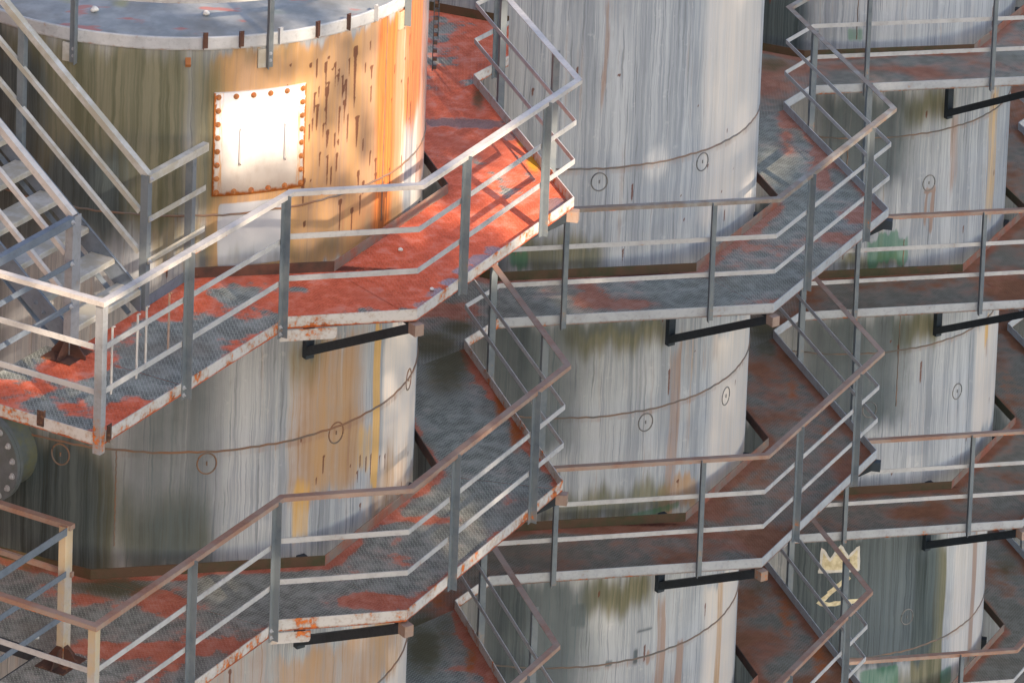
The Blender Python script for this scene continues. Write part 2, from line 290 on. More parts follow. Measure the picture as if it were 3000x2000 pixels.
def mat_deck():
    """checker plate with rust; UV = metres along, metres across"""
    k = NT('rusty_checker_plate'); uv = k.uv(); pos = k.pos()
    r, o, y, wet = k.attr('deck_a'); og, dk, br, _2 = k.attr('deck_b'); edge = k.fac('edge')
    n1 = k.noise(pos, 1.7, 6, .58); n2 = k.noise(pos, 7.5, 5, .65, (4, 2, 1)); n3 = k.noise(pos, 60, 3, .6); n4 = k.noise(pos, 1.1, 3, .5, (7, 1, 3))
    # raised tread bars: two crossing families, alternate cells
    u1 = k.scale(uv, (31, 31, 1), (0, 0, 0), (0, 0, R_(45))); sx = k.node('ShaderNodeSeparateXYZ'); k.l.new(u1, sx.inputs[0])
    fx = k.math('FRACT', sx.outputs[0]); fy = k.math('FRACT', sx.outputs[1]); ck = k.math('MODULO', k.add(k.math('FLOOR', sx.outputs[0]), k.math('FLOOR', sx.outputs[1])), 2.0); ck = k.math('ABSOLUTE', ck)
    ba = k.mul(k.step(k.math('ABSOLUTE', k.add(fx, -.5)), .20, .08), k.step(k.math('ABSOLUTE', k.add(fy, -.5)), .49, .40)); bb = k.mul(k.step(k.math('ABSOLUTE', k.add(fy, -.5)), .20, .08), k.step(k.math('ABSOLUTE', k.add(fx, -.5)), .49, .40))
    tread = k.add(k.mul(ba, k.math('SUBTRACT', 1.0, ck)), k.mul(bb, ck))
    col = k.mix(k.step(n2, .35, .65), (.138, .152, .134), (.275, .295, .262)); col = k.mix(k.mul(tread, .5), col, (.50, .51, .47))
    col = k.mix(k.mul(k.step(n4, .5, .7), .5), col, (.19, .16, .125))
    f = k.add(k.add(k.mul(n1, .95), k.mul(n2, .26)), k.add(k.mul(r, .62), -.92)); ef = k.step(edge, .16, .0, 0, .26); f = k.add(f, ef)
    red = k.mix(k.step(n2, .3, .7), (.48, .082, .036), (.77, .145, .066)); red = k.mix(k.mul(k.step(n3, .4, .7), .5), red, (.82, .20, .09)); red = k.mix(k.mul(k.step(n2, .48, .70), .55), red, (.60, .30, .235)); red = k.mix(k.mul(tread, .22), red, (.62, .26, .18))
    red = k.mix(k.mul(k.step(n4, .48, .70), .55), red, (.46, .11, .065))
    red = k.mix(k.mul(br, k.step(n1, .3, .6)), red, k.mix(n2, (.13, .052, .024), (.31, .115, .048)))
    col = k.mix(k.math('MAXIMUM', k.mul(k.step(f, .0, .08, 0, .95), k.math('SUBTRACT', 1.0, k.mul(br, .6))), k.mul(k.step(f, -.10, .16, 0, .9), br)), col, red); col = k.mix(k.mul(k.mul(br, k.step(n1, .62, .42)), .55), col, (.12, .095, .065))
    col = k.mix(k.mul(k.step(k.add(o, k.mul(k.add(n2, -.5), .9)), .25, .8), .85), col, k.mix(n1, (.055, .052, .022), (.12, .105, .055)))
    col = k.mix(k.mul(k.step(k.add(og, k.mul(k.add(n2, -.5), .9)), .25, .75), .9), col, k.mix(n3, (.42, .11, .018), (.28, .08, .02)))
    col = k.mix(k.mul(k.step(k.add(y, k.mul(k.add(n2, -.5), .5)), .3, .75), .92), col, (.62, .31, .02))
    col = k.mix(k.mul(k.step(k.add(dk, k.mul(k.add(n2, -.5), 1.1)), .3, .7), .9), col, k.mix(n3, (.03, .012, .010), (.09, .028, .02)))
    wf = k.step(k.add(wet, k.add(k.mul(k.add(n2, -.5), 1.3), k.mul(k.add(n1, -.5), .8))), .38, .62)
    col = k.mix(k.mul(wf, .72), col, k.mix(k.step(r, .9, 1.1), (.15, .145, .15), (.09, .035, .015)))
    col = k.mix(k.mul(k.step(n3, .72, .76), .8), col, (.03, .03, .03))
    k.inp(k.b.inputs['Specular IOR Level'], k.mix(wf, (.10, .10, .10), (.6, .6, .6)))
    k.bump(k.add(k.mul(tread, .8), k.add(k.mul(n3, .35), k.mul(n2, .3))), .45, .006)
    return k.out(col, k.mix(wf, k.add(.55, k.mul(n2, .25)), k.add(.05, k.mul(n3, .22))))
def mat_paint(name, base, rust=.5, top=None, rough=.5, scale=1.0, dirt=.3):
    """old paint on steel: chips of rust, rust creeping up from the lower edge (UV v = 0 .. 1 up), streaks"""
    k = NT(name); uv = k.uv(); pos = k.pos()
    n1 = k.noise(pos, 5 * scale, 5, .65); n2 = k.noise(pos, 26, 4, .6, (3, 3, 1)); n3 = k.noise(pos, 90, 2, .5); n4 = k.noise(pos, 1.3, 3, .5, (2, 8, 4))
    sx = k.node('ShaderNodeSeparateXYZ'); k.l.new(uv, sx.inputs[0])
    bas = k.mix(k.mul(k.step(n1, .4, .75), .8), base, tuple(c * .72 for c in base)); bas = k.mix(k.mul(k.step(n2, .5, .7), dirt), bas, tuple(c * .5 for c in base))
    if top is not None: bas = k.mix(k.step(k.add(n1, k.mul(n4, .6)), .62, .92), bas, top)
    rf = k.add(k.add(k.mul(n1, .75), k.mul(n2, .4)), k.add(rust * .45, -.98)); rf = k.add(rf, k.step(sx.outputs[1], .32, .0, 0, .20 * min(1, rust + .3)))
    rc = k.mix(k.step(n2, .35, .65), (.13, .032, .015), (.55, .15, .03))
    col = k.mix(k.step(rf, -.09, .02, 0, .4), bas, (.34, .20, .11)); col = k.mix(k.step(rf, .0, .07), col, rc)
    k.bump(k.add(n2, k.mul(n3, .4)), .12, .004)
    return k.out(col, k.add(rough, k.mul(n2, .25)))
M_SHELL = mat_shell(); M_DECK = mat_deck()
M_TRIM = mat_paint('white_toe_board_paint', (.50, .485, .465), .78)
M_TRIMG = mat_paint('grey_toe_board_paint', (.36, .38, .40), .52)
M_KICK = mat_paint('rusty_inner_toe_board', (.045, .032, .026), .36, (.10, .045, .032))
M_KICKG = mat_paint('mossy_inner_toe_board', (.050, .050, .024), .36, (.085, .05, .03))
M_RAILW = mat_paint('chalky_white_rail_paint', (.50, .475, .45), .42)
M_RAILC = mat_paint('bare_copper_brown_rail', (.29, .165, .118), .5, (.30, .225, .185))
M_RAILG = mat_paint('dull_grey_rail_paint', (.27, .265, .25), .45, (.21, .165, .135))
M_MID = mat_paint('light_grey_mid_rail_paint', (.43, .43, .43), .36)
M_POST = mat_paint('blue_grey_post_paint', (.115, .142, .168), .34, (.16, .185, .20))
M_POSTL = mat_paint('light_grey_post_paint', (.27, .285, .305), .5)
M_KICKR = mat_paint('rust_red_inner_toe_board', (.27, .095, .06), .55, (.20, .16, .135))
M_POSTW = mat_paint('pale_post_paint', (.40, .385, .36), .5, (.45, .37, .25))
M_DARK = mat_paint('black_blue_bracket_steel', (.030, .042, .055), .25)
M_CAP = mat_paint('rusted_bracket_cap', (.30, .22, .18), .7)
M_STAIR = mat_paint('blue_grey_stair_paint', (.145, .178, .22), .28)
M_TREAD = mat_paint('worn_stair_tread', (.47, .47, .45), .34, (.36, .34, .28), .7)
def mat_hatch():
    k = NT('white_hatch_paint'); uv = k.uv(); sx = k.node('ShaderNodeSeparateXYZ'); k.l.new(uv, sx.inputs[0]); u, v = sx.outputs[0], sx.outputs[1]
    n1 = k.noise(uv, (9, 5, 1), 5, .65); n2 = k.noise(uv, (60, 5, 1), 4, .6, (2, 1, 0)); n3 = k.noise(uv, (26, 26, 1), 4, .6, (5, 3, 0))
    eu = k.math('MINIMUM', u, k.math('SUBTRACT', 1.0, u)); run = k.mul(k.step(k.math('ABSOLUTE', k.add(eu, -.075)), .034, .006), k.step(n2, .40, .60))
    edge = k.math('MAXIMUM', k.step(k.add(eu, k.mul(k.add(n3, -.5), .05)), .026, .010), k.step(k.add(k.add(v, -.12), k.mul(k.add(n1, -.5), .10)), .045, .012))
    col = k.mix(k.step(n1, .4, .75), (.66, .645, .625), (.58, .55, .52)); col = k.mix(k.mul(run, .75), col, (.62, .30, .06)); col = k.mix(edge, col, k.mix(n3, (.22, .05, .015), (.66, .24, .04)))
    return k.out(col, .45)
M_HATCH = mat_hatch()
M_BOLT = mat_paint('rusty_bolt_steel', (.34, .13, .04), .8)
M_BOLTG = mat_paint('grey_bolt_steel', (.40, .41, .43), .3)
M_RIM = mat_paint('pale_rim_paint', (.42, .435, .45), .42)
M_FLANGE = mat_paint('grey_flange_paint', (.13, .15, .17), .36, (.10, .12, .12), .45)
M_NOZ = mat_paint('mossy_nozzle_paint', (.09, .115, .13), .3, (.13, .14, .09))
def mat_weld():
    k = NT('weld_bead'); p = k.pos(); n = k.noise(p, 3, 4, .6); return k.out(k.mix(k.step(n, .35, .65), (.15, .13, .115), (.24, .125, .07)), .7)
M_WELD = mat_weld()
def mat_roof():
    k = NT('painted_tank_roof'); p = k.pos(); n1 = k.noise(p, 1.6, 5, .6); n2 = k.noise(p, 5, 5, .6, (2, 5, 1)); n3 = k.noise(p, (2.2, 5.0, 1), 3, .5, (8, 2, 2)); n4 = k.noise(p, 0.9, 3, .5, (1, 9, 2))
    c = k.mix(k.step(n2, .3, .7), (.21, .225, .225), (.32, .33, .325)); c = k.mix(k.mul(k.step(n1, .45, .7), .6), c, (.17, .15, .12)); c = k.mix(k.mul(k.step(n3, .60, .66), .75), c, (.45, .14, .10)); c = k.mix(k.mul(k.step(n4, .60, .66), .7), c, (.34, .30, .05)); c = k.mix(k.mul(k.step(n4, .36, .31), .6), c, (.04, .16, .09)); c = k.mix(k.mul(k.step(n2, .73, .76), .8), c, (.6, .6, .58))
    return k.out(c, .6)
M_ROOF = mat_roof()
def mat_flat(name, a, b, s=8, rough=.8):
    k = NT(name); p = k.pos(); n = k.noise(p, s, 5, .6); return k.out(k.mix(k.step(n, .35, .65), a, b), rough)
M_CREAM = mat_flat('cream_spray_paint', (.50, .43, .27), (.72, .65, .46), 14)
M_SPRAYW = mat_flat('white_spray_paint', (.55, .54, .51), (.68, .66, .62), 14)
M_STONE = mat_flat('white_stone', (.6, .58, .52), (.75, .74, .7), 30)
M_GROUND = mat_flat('dark_gravel_ground', (.022, .024, .02), (.05, .05, .042), 3)
M_LEAF = mat_flat('leaf_green', (.03, .07, .012), (.07, .12, .03), 3)
M_BARK = mat_flat('tree_bark', (.09, .07, .05), (.16, .12, .09), 9)
M_BLOCKER = mat_flat('dark_brick_wall', (.16, .09, .07), (.24, .15, .11), 4)
M_WELDG = mat_flat('grey_painted_weld_bead', (.12, .13, .14), (.21, .20, .19), 5)
M_WELDB = mat_flat('weathered_weld_bead', (.13, .125, .12), (.23, .155, .115), 4)
# ------------------------------------------------------------------ tanks
def sst(x): x = np.clip(x, 0, 1); return x * x * (3 - 2 * x)
def soft(x, a, b, s): return sst((x - a) / s + .5) * sst((b - x) / s + .5)
def tank_shell(parent, idx, z_lo, z_hi, fine):
    fr = np.arange(R_(-78), R_(104), fine / RAD); bk = np.linspace(R_(104), R_(282), 60)[:-1]
    ph = np.concatenate([fr, bk]); zf = max(z_lo, z_hi - 6.6 if idx == 0 else -11.2)
    zz = np.concatenate([[z_lo], np.arange(zf, z_hi, fine * 1.6), [z_hi]])
    U, Z = np.meshgrid(ph, zz); n, m = U.shape
    co = np.stack([RAD * np.sin(U), -RAD * np.cos(U), Z], -1).reshape(-1, 3)
    ii = np.arange(n - 1)[:, None] * m + np.arange(m)[None]; jj = np.arange(n - 1)[:, None] * m + (np.arange(m) + 1)[None] % m
    fc = np.stack([ii, jj, jj + m, ii + m], -1).reshape(-1, 4)
    me = bpy.data.meshes.new('shell'); nv, nf = len(co), len(fc)
    me.vertices.add(nv); me.vertices.foreach_set('co', co.astype(np.float32).ravel())
    me.loops.add(nf * 4); me.loops.foreach_set('vertex_index', fc.astype(np.int32).ravel())
    me.polygons.add(nf); me.polygons.foreach_set('loop_start', np.arange(0, nf * 4, 4, dtype=np.int32)); me.polygons.foreach_set('use_smooth', np.ones(nf, bool))
    me.update(calc_edges=True)
    uw = (U * RAD).ravel(); zw = Z.ravel(); seed = idx * 17.3
    # corner UVs, with the closing column unwrapped
    lu = uw[fc].copy(); lu[:, 1:3] = np.where(lu[:, 1:3] < lu[:, 0:1] - 1, lu[:, 1:3] + 2 * math.pi * RAD, lu[:, 1:3])
    uvl = me.uv_layers.new(name='UVMap'); uvl.data.foreach_set('uv', np.stack([lu + seed, zw[fc] + idx * 3.1], -1).astype(np.float32).ravel())
    ch = {k: np.zeros(nv) for k in ('rust', 'moss', 'ochre', 'dark', 'brown', 'clean', 'cream', 'yellow', 'green', 'drip')}
    wob = .03 * np.sin(uw * 37 + seed) + .05 * np.sin(uw * 13.7 + 2) + .02 * np.sin(uw * 91)
    for c, a, b, lo, hi, sx, sz, s in SHELL_STAINS_AND_SHADE.get(str(idx), []) + [['dark', -5.6, -1.45, -16, 1.8, .8, .1, 1.15], ['moss', -5.0, -1.7, -16, 1.8, .9, .1, .6]] + [['dark', -4.2, -.42, -H * q - .3, -H * q + .55, .5, .2, 1.1] for q in range(1, 5)] + [['brown', -9, 9, z - .07, z + .012, .3, .02, .42] for z in SEAMS[idx]] + ([['dark', -6, 6, -16, 1.8, .3, .1, .55]] if idx == 3 else []):  # left faces and hindmost tank darkened: shade painted in with moss
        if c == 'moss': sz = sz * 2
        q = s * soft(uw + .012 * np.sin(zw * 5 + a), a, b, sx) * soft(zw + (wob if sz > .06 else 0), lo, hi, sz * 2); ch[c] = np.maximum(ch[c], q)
    r_ = random.Random(idx + 40); extra = ([[r_.uniform(1.05, 2.35), r_.uniform(.15, 1.45), r_.uniform(.05, .32), r_.uniform(.010, .024)] for _ in range(34)] if idx == 0 else []) + [[r_.uniform(-.9, 3.2), r_.uniform(-8 if idx else -4, 1.2 if idx == 0 else .2), r_.uniform(.04, .30), r_.uniform(.008, .016)] for _ in range((14, 46, 46, 0)[idx])]
    if idx < 3:
        for u, zt, l, w in (DRIPS if idx == 0 else []) + extra:
            near = np.abs(uw - u) < w * 1.6
            t = (zt - zw[near]) / l; wid = w * np.where(t < .12, 1.0, .62 - .3 * t)
            q = np.where((t > -.03) & (t < 1.02), np.clip(1.6 - 1.3 * np.abs(uw[near] - u) / (wid + 1e-4), 0, 1), 0) * np.where(t > .7, (1.02 - t) / .32, 1)
            ch['drip'][near] = np.maximum(ch['drip'][near], q)
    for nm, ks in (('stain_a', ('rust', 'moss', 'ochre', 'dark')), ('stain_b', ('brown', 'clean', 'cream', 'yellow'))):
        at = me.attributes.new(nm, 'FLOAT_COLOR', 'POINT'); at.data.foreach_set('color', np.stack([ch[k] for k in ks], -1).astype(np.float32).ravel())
    for k in ('drip', 'green'):
        at = me.attributes.new(k, 'FLOAT', 'POINT'); at.data.foreach_set('value', ch[k].astype(np.float32))
    me.materials.append(M_SHELL); o = bpy.data.objects.new('shell', me); COL.objects.link(o); o.parent = parent
    return o
def on_shell(u, z, out=0.0): p = u / RAD; return ((RAD + out) * math.sin(p), -(RAD + out) * math.cos(p), z)
def weld_seam(parent, z, a0=-180, a1=180):
    b = MB(); pts = []
    for k in range(181):
        p = R_(a0 + (a1 - a0) * k / 180); j = .004 * math.sin(k * 2.7) + .003 * math.sin(k * 7.1)
        pts.append(((RAD + .002) * math.sin(p), -(RAD + .002) * math.cos(p), z + j))
    b.tube(pts, .0095, 6, a1 - a0 >= 359); return b.build('weld_seam', M_WELD if parent is T1_ROOT else M_WELDB, parent)
def vert_seam(parent, deg, z0, z1):
    b = MB(); p = R_(deg); b.tube([((RAD + .001) * math.sin(p + .0015 * math.sin(i * 1.9)), -(RAD + .001) * math.cos(p), z0 + (z1 - z0) * i / 40) for i in range(41)], .006, 5); return b.build('weld_seam', M_WELD, parent)
def weld_ring(parent, deg, z, r=.082):
    b = MB(); u = R_(deg) * RAD
    b.tube([on_shell(u + r * math.cos(2 * math.pi * i / 36), z + r * 1.12 * math.sin(2 * math.pi * i / 36), .001) for i in range(36)], .0075, 6, True)
    b.tube([on_shell(u, z + .02 - .012 * i, .002) for i in range(4)], .007, 5)
    return b.build('weld_ring', M_WELD if parent is T1_ROOT else M_WELDG, parent)
TANK_LABEL = ['rust streaked tank with a white bolted hatch and a rimmed painted roof, at the left', 'plain pale grey tank in the middle with dark vertical run marks',
              'grey tank at the right with a spray painted crown and number on its lowest stretch', 'shaded tank behind the right one, a sliver showing at the right edge of the picture']
SEAMS = [(.339, -1.745, -4.35), (-1.692, -3.80 - .47, -6.9), (-1.22 - 2.545, -4.33 - 2.0, -10.02), (-3.8, -6.4, -9.0)]
RINGS = [((12.1, -1.85), (44.3, -1.80), (76.0, -1.76), (-21.1, -1.86)), ((13.1, -1.83), (44.6, -1.81), (29.0, -4.40), (60.5, -4.47)), ((29.7, -4.37), (46.0, -7.02), (13.5, -7.01), (29.7, -9.61)), ()]
tanks = []
for i in range(4):
    c = C0 + STEP * i
    t = thing('storage_tank', TANK_LABEL[i], 'tank', (c[0], c[1], 0), 'storage tanks standing in a row'); tanks.append(t); T1_ROOT = tanks[0]
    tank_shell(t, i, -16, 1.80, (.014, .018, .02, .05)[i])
    for z in SEAMS[i]: weld_seam(t, z)
    for d, z in RINGS[i]: weld_ring(t, d, z)
    # roof: shallow cone, and the upright rim band round it
    b = MB(); N = 96
    for k in range(N):
        a0, a1 = 2 * math.pi * k / N, 2 * math.pi * (k + 1) / N
        rr = (RAD - .02, 1.4, .5, .02); zz = (1.845, 1.90, 1.95, 1.965)
        for q in range(3):
            b.face([(rr[q] * math.sin(a0), -rr[q] * math.cos(a0), zz[q]), (rr[q] * math.sin(a1), -rr[q] * math.cos(a1), zz[q]), (rr[q + 1] * math.sin(a1), -rr[q + 1] * math.cos(a1), zz[q + 1]), (rr[q + 1] * math.sin(a0), -rr[q + 1] * math.cos(a0), zz[q + 1])], None, True)
    b.build('roof', M_ROOF, t)
    b = MB(); ring = [(RAD * math.sin(2 * math.pi * k / N), -RAD * math.cos(2 * math.pi * k / N)) for k in range(N)]
    b.sweep(ring + [ring[0]], [(-.022, 1.80), (.016, 1.782), (.020, 1.795), (.020, 1.885), (.012, 1.895), (-.022, 1.885)], 0, ring[-1], ring[1]); b.build('roof_rim', M_RIM, t)
T1, T2, T3, T4 = tanks
vert_seam(T1, 57.5, -.05, 1.78); vert_seam(T1, -8, -2.6, -1.75); vert_seam(T2, -8, -2.6, -1.7); vert_seam(T3, 3, -5.2, -3.77); vert_seam(T3, 4, -2.6, -.3); vert_seam(T3, 22, -7, -5)
# T1 hatch with bolts and two bar handles
u0, u1, zb, zt = R_(11.5) * RAD, R_(32.75) * RAD, .508, 1.407
b = MB(); ncol = 14
for k in range(ncol):
    a, d = u0 + (u1 - u0) * k / ncol, u0 + (u1 - u0) * (k + 1) / ncol
    A, B_ = [on_shell(a, zb, .022), on_shell(d, zb, .022), on_shell(d, zt, .022), on_shell(a, zt, .022)], [on_shell(a, zb, -.01), on_shell(d, zb, -.01), on_shell(d, zt, -.01), on_shell(a, zt, -.01)]
    va = [(k / ncol, .12), ((k + 1) / ncol, .12), ((k + 1) / ncol, 1), (k / ncol, 1)]
    b.face(A, va, True); b.face([A[0], A[1], B_[1], B_[0]], [(0, 0)] * 4); b.face([A[3], A[2], B_[2], B_[3]])
    if k == 0: b.face([A[0], A[3], B_[3], B_[0]], [(0, 0)] * 4)
    if k == ncol - 1: b.face([A[1], A[2], B_[2], B_[1]], [(0, 0)] * 4)
hatch = b.build('hatch_plate', M_HATCH, T1); hatch['label'] = 'white bolted hatch plate with rust round its bolts'
def bolt(p, nrm, r=.017, h=.018, mat=None, parent=None, name='bolt', washer=True):
    b = MB(); p, nrm = Vector(p), Vector(nrm).normalized()
    if washer: b.cyl(p - nrm * .004, p + nrm * .005, r * 1.45, 12)
    b.cyl(p, p + nrm * h, r, 6); b.cyl(p + nrm * h, p + nrm * (h + .012), r * .5, 8); return b.build(name, mat or M_BOLT, parent)
def nrm_at(u): p = u / RAD; return (math.sin(p), -math.cos(p), 0)
mu, mz = .034, .036
pos = [(u0 + mu + (u1 - u0 - 2 * mu) * i / 5, z) for i in range(6) for z in (zt - mz, zb + mz)] + [(u, zb + mz + (zt - zb - 2 * mz) * j / 7) for j in range(1, 7) for u in (u0 + mu, u1 - mu)]
for u, z in pos: bolt(on_shell(u, z, .022), nrm_at(u), parent=hatch)
for fu in (.28, .76):
    u = u0 + (u1 - u0) * fu; b = MB()
    b.tube([on_shell(u, 1.09, .02), on_shell(u, 1.09, .055), on_shell(u, 1.075, .065), on_shell(u, .80, .065), on_shell(u, .785, .055), on_shell(u, .785, .02)], .0065, 7); b.build('pull_handle', M_HATCH, hatch)
# rim details of the first tank: roof railing posts, clips, lug, lower roof rail
for d in (-20.8, 22.8, 64.1):
    p = R_(d); nr = np.array([math.sin(p), -math.cos(p)]); tg = np.array([math.cos(p), math.sin(p)]); c = nr * (RAD + .022)
    L = [c, c + tg * .058, c + tg * .058 + nr * .007, c + tg * .007 + nr * .007, c + tg * .007 + nr * .06, c + nr * .06] if d > 0 else [c, c + tg * .07, c + tg * .07 + nr * .06, c + tg * .063 + nr * .06, c + tg * .063 + nr * .007, c + nr * .007]
    b = MB(); b.prism(L, 1.60 if d < 60 else 1.62, 2.95); po = b.build('roof_rail_post', M_POST, T1)
    for z in (1.66, 1.72): bolt((*(c + tg * .035 + nr * .007), z), (*nr, 0), .010, .010, M_BOLTG, po)
    b = MB(); c2 = nr * (RAD - .003) - tg * .07; b.prism([c2, c2 + tg * .10, c2 + tg * .10 + nr * .022, c2 + nr * .022], 1.60, 1.76); b.build('mounting_plate', M_POSTW if d > 60 else M_TREAD, po)
b = MB(); b.sweep([((RAD + .028) * math.sin(R_(a)), -(RAD + .028) * math.cos(R_(a))) for a in np.arange(-40, 101, 2.5)], [(-.012, 0), (0, 0), (0, -.05), (-.012, -.05)], 2.24); b.build('roof_mid_rail', M_MID, T1)
b = MB(); b.sweep([((RAD + .028) * math.sin(R_(a)), -(RAD + .028) * math.cos(R_(a))) for a in np.arange(-40, 101, 2.5)], [(-.03, 0), (.03, 0), (.03, -.04), (-.03, -.006)], 2.95); b.build('roof_handrail', M_RAILW, T1)
for d in (9.2, 17.1, 26.0, 35.2, 43.7, 52.3):
    p = R_(d); nr = np.array([math.sin(p), -math.cos(p)]); tg = np.array([math.cos(p), math.sin(p)]); c = nr * (RAD + .018)
    b = MB(); b.prism([c - tg * .022, c + tg * .022, c + tg * .022 + nr * .006, c - tg * .016 + nr * .006, c - tg * .016 + nr * .045, c - tg * .022 + nr * .045], 1.80, 1.935); b.build('rim_clip', M_KICK if int(d) % 2 else M_RIM, T1)
p = R_(5.56); b = MB(); b.bar(on_shell(p * RAD, 1.70, -.01), on_shell(p * RAD, 1.66, .05), .045, .035); b.build('shell_lug', M_BOLT, T1)
# manhole nozzle with bolted flange at the far left
p = R_(-35.5); ax = Vector((math.sin(p), -math.cos(p), 0)); s_ = Vector((math.cos(p), math.sin(p), 0)); base = Vector((0, 0, -1.925)) + ax * (RAD - .22)
b = MB(); b.cyl(base, base + ax * .44, .325, 48); nz = b.build('manhole_nozzle', M_NOZ, T1)
b = MB(); b.cyl(base + ax * .44, base + ax * .475, .385, 56); b.cyl(base + ax * .479, base + ax * .515, .385, 56); fl = b.build('blind_flange', M_FLANGE, nz)
for k in range(16):
    a = 2 * math.pi * (k + .5) / 16; q = base + ax * .515 + (s_ * math.cos(a) + Vector((0, 0, 1)) * math.sin(a)) * .335; bolt(q, ax, .019, .024, M_BOLTG, fl)
b = MB()
a = base + ax * .50 + Vector((0, 0, .37)); b.bar(a, a + Vector((0, 0, .22)), .06, .12, ax); b.build('davit_lug', M_DARK, nz)
# painted crown and number on the third tank
def ribbon(b, pts, w, out=.004, sub=8):
    P = []
    for i in range(len(pts) - 1):
        for k in range(sub): f = k / sub; P.append((pts[i][0] * (1 - f) + pts[i + 1][0] * f, pts[i][1] * (1 - f) + pts[i + 1][1] * f))
    P.append(tuple(pts[-1])); L, Rr = [], []
    for i, q in enumerate(P):
        a, d = P[max(0, i - 1)], P[min(len(P) - 1, i + 1)]; dx, dz = d[0] - a[0], d[1] - a[1]; l = math.hypot(dx, dz) + 1e-9
        ww = w * (1 + .16 * math.sin(i * 1.3)); nx, nz = -dz / l * ww / 2, dx / l * ww / 2; L.append(on_shell(q[0] + nx, q[1] + nz, out)); Rr.append(on_shell(q[0] - nx, q[1] - nz, out))
    for i in range(len(P) - 1): b.face([L[i], L[i + 1], Rr[i + 1], Rr[i]])
co, cb = GRAFFITI['crown_out'], GRAFFITI['crown_base']
b = MB(); base_z = [cb[0][1] + (cb[1][1] - cb[0][1]) * (q[0] - cb[0][0]) / (cb[1][0] - cb[0][0]) for q in co]
for i in range(len(co) - 1):
    for k in range(6):
        f, g = k / 6, (k + 1) / 6; L = lambda A, B_, f: A + (B_ - A) * f
        ua, ub = L(co[i][0], co[i + 1][0], f), L(co[i][0], co[i + 1][0], g)
        b.face([on_shell(ua, L(base_z[i], base_z[i + 1], f), .002), on_shell(ub, L(base_z[i], base_z[i + 1], g), .002), on_shell(ub, L(co[i][1], co[i + 1][1], g), .002), on_shell(ua, L(co[i][1], co[i + 1][1], f), .002)])
gr1 = b.build('painted_crown', M_CREAM, T3)
b = MB(); ribbon(b, co, .030); ribbon(b, cb, .036); b.build('crown_outline', M_SPRAYW, gr1)
b = MB(); ribbon(b, GRAFFITI['z'], .052, .003, 6); ribbon(b, GRAFFITI['z2'], .03, .0045, 6); b.build('painted_number', M_CREAM, T3)

# ------------------------------------------------------------------ walkways
def deck_mesh(quads, segs, key, parent):
    co, fc, uv, off = [], [], [], 0
    for qi, q in enumerate(quads):
        q = [np.array(p, float) for p in q]; lu = max(np.hypot(*(q[1] - q[0])), np.hypot(*(q[2] - q[3]))); lv = max(np.hypot(*(q[3] - q[0])), np.hypot(*(q[2] - q[1])))
        n, m = max(2, int(lu / .045)), max(2, int(lv / .045)); g = .002 / lu
        U, V = np.meshgrid(np.linspace(g, 1 - g, n), np.linspace(0, 1, m)); 
        P = (q[0] * ((1 - U) * (1 - V))[..., None] + q[1] * (U * (1 - V))[..., None] + q[2] * (U * V)[..., None] + q[3] * ((1 - U) * V)[..., None])
        co.append(np.concatenate([P, np.full((m, n, 1), DECK + .0015 * (qi % 2))], -1).reshape(-1, 3))
        e = (q[1] - q[0]) / np.hypot(*(q[1] - q[0])); w = np.array([-e[1], e[0]]); d = P - q[0]; uv.append(np.stack([d @ e, d @ w], -1).reshape(-1, 2))
        i = (np.arange(m - 1)[:, None] * n + np.arange(n - 1)[None]).ravel() + off; fc.append(np.stack([i, i + 1, i + n + 1, i + n], -1)); off += n * m
        # underside
        k0 = off; co.append(np.array([[*p, DECK - .008] for p in (q[0], q[3], q[2], q[1])])); uv.append(np.zeros((4, 2))); fc.append(np.array([[k0, k0 + 1, k0 + 2, k0 + 3]])); off += 4
    co, fc, uv = np.concatenate(co), np.concatenate(fc), np.concatenate(uv)
    me = bpy.data.meshes.new('deck'); me.from_pydata(co.tolist(), [], fc.tolist()); l = me.uv_layers.new(name='UVMap'); l.data.foreach_set('uv', uv[fc.ravel()].astype(np.float32).ravel())
    xy = co[:, :2]; ed = np.full(len(co), 9.)
    for a, b in segs:
        a, b = np.array(a, float), np.array(b, float); t = np.clip(((xy - a) @ (b - a)) / ((b - a) @ (b - a)), 0, 1); ed = np.minimum(ed, np.hypot(*(xy - a - t[:, None] * (b - a)).T))
    base = DECK_BASE.get(key, .45); ch = {k: np.zeros(len(co)) for k in ('rust', 'olive', 'yellow', 'wet', 'orange', 'dark', 'brown')}; ch['rust'] += base; ch['brown'] += DECK_BROWN.get(key, .35)
    for c, x, y, rx, ry, s in DECK_STAINS.get(key, []):
        q = s * np.exp(-(((xy[:, 0] - x) / rx) ** 2 + ((xy[:, 1] - y) / ry) ** 2) * .9)
        ch[c] = ch[c] + q if c == 'rust' else np.maximum(ch[c], q)
    z = np.zeros(len(co))
    for nm, ks in (('deck_a', ('rust', 'olive', 'yellow', 'wet')), ('deck_b', ('orange', 'dark', 'brown', None))):
        at = me.attributes.new(nm, 'FLOAT_COLOR', 'POINT'); at.data.foreach_set('color', np.stack([ch[k] if k else z for k in ks], -1).astype(np.float32).ravel())
    at = me.attributes.new('edge', 'FLOAT', 'POINT'); at.data.foreach_set('value', ed.astype(np.float32))
    me.materials.append(M_DECK); o = bpy.data.objects.new('deck', me); COL.objects.link(o); o.parent = parent; return o
DECK_BROWN = {'T1A': 0, 'T2A': .1, 'T1B': .3, 'T2B': .55, 'T3B': .8, 'T2C': .95, 'T3C': 1.0, 'T2D': 1.0, 'T3D': 1.0, 'T3E': 1.0, 'T4B': .9, 'T4C': 1.0, 'T4D': 1.0, 'T4E': .9}
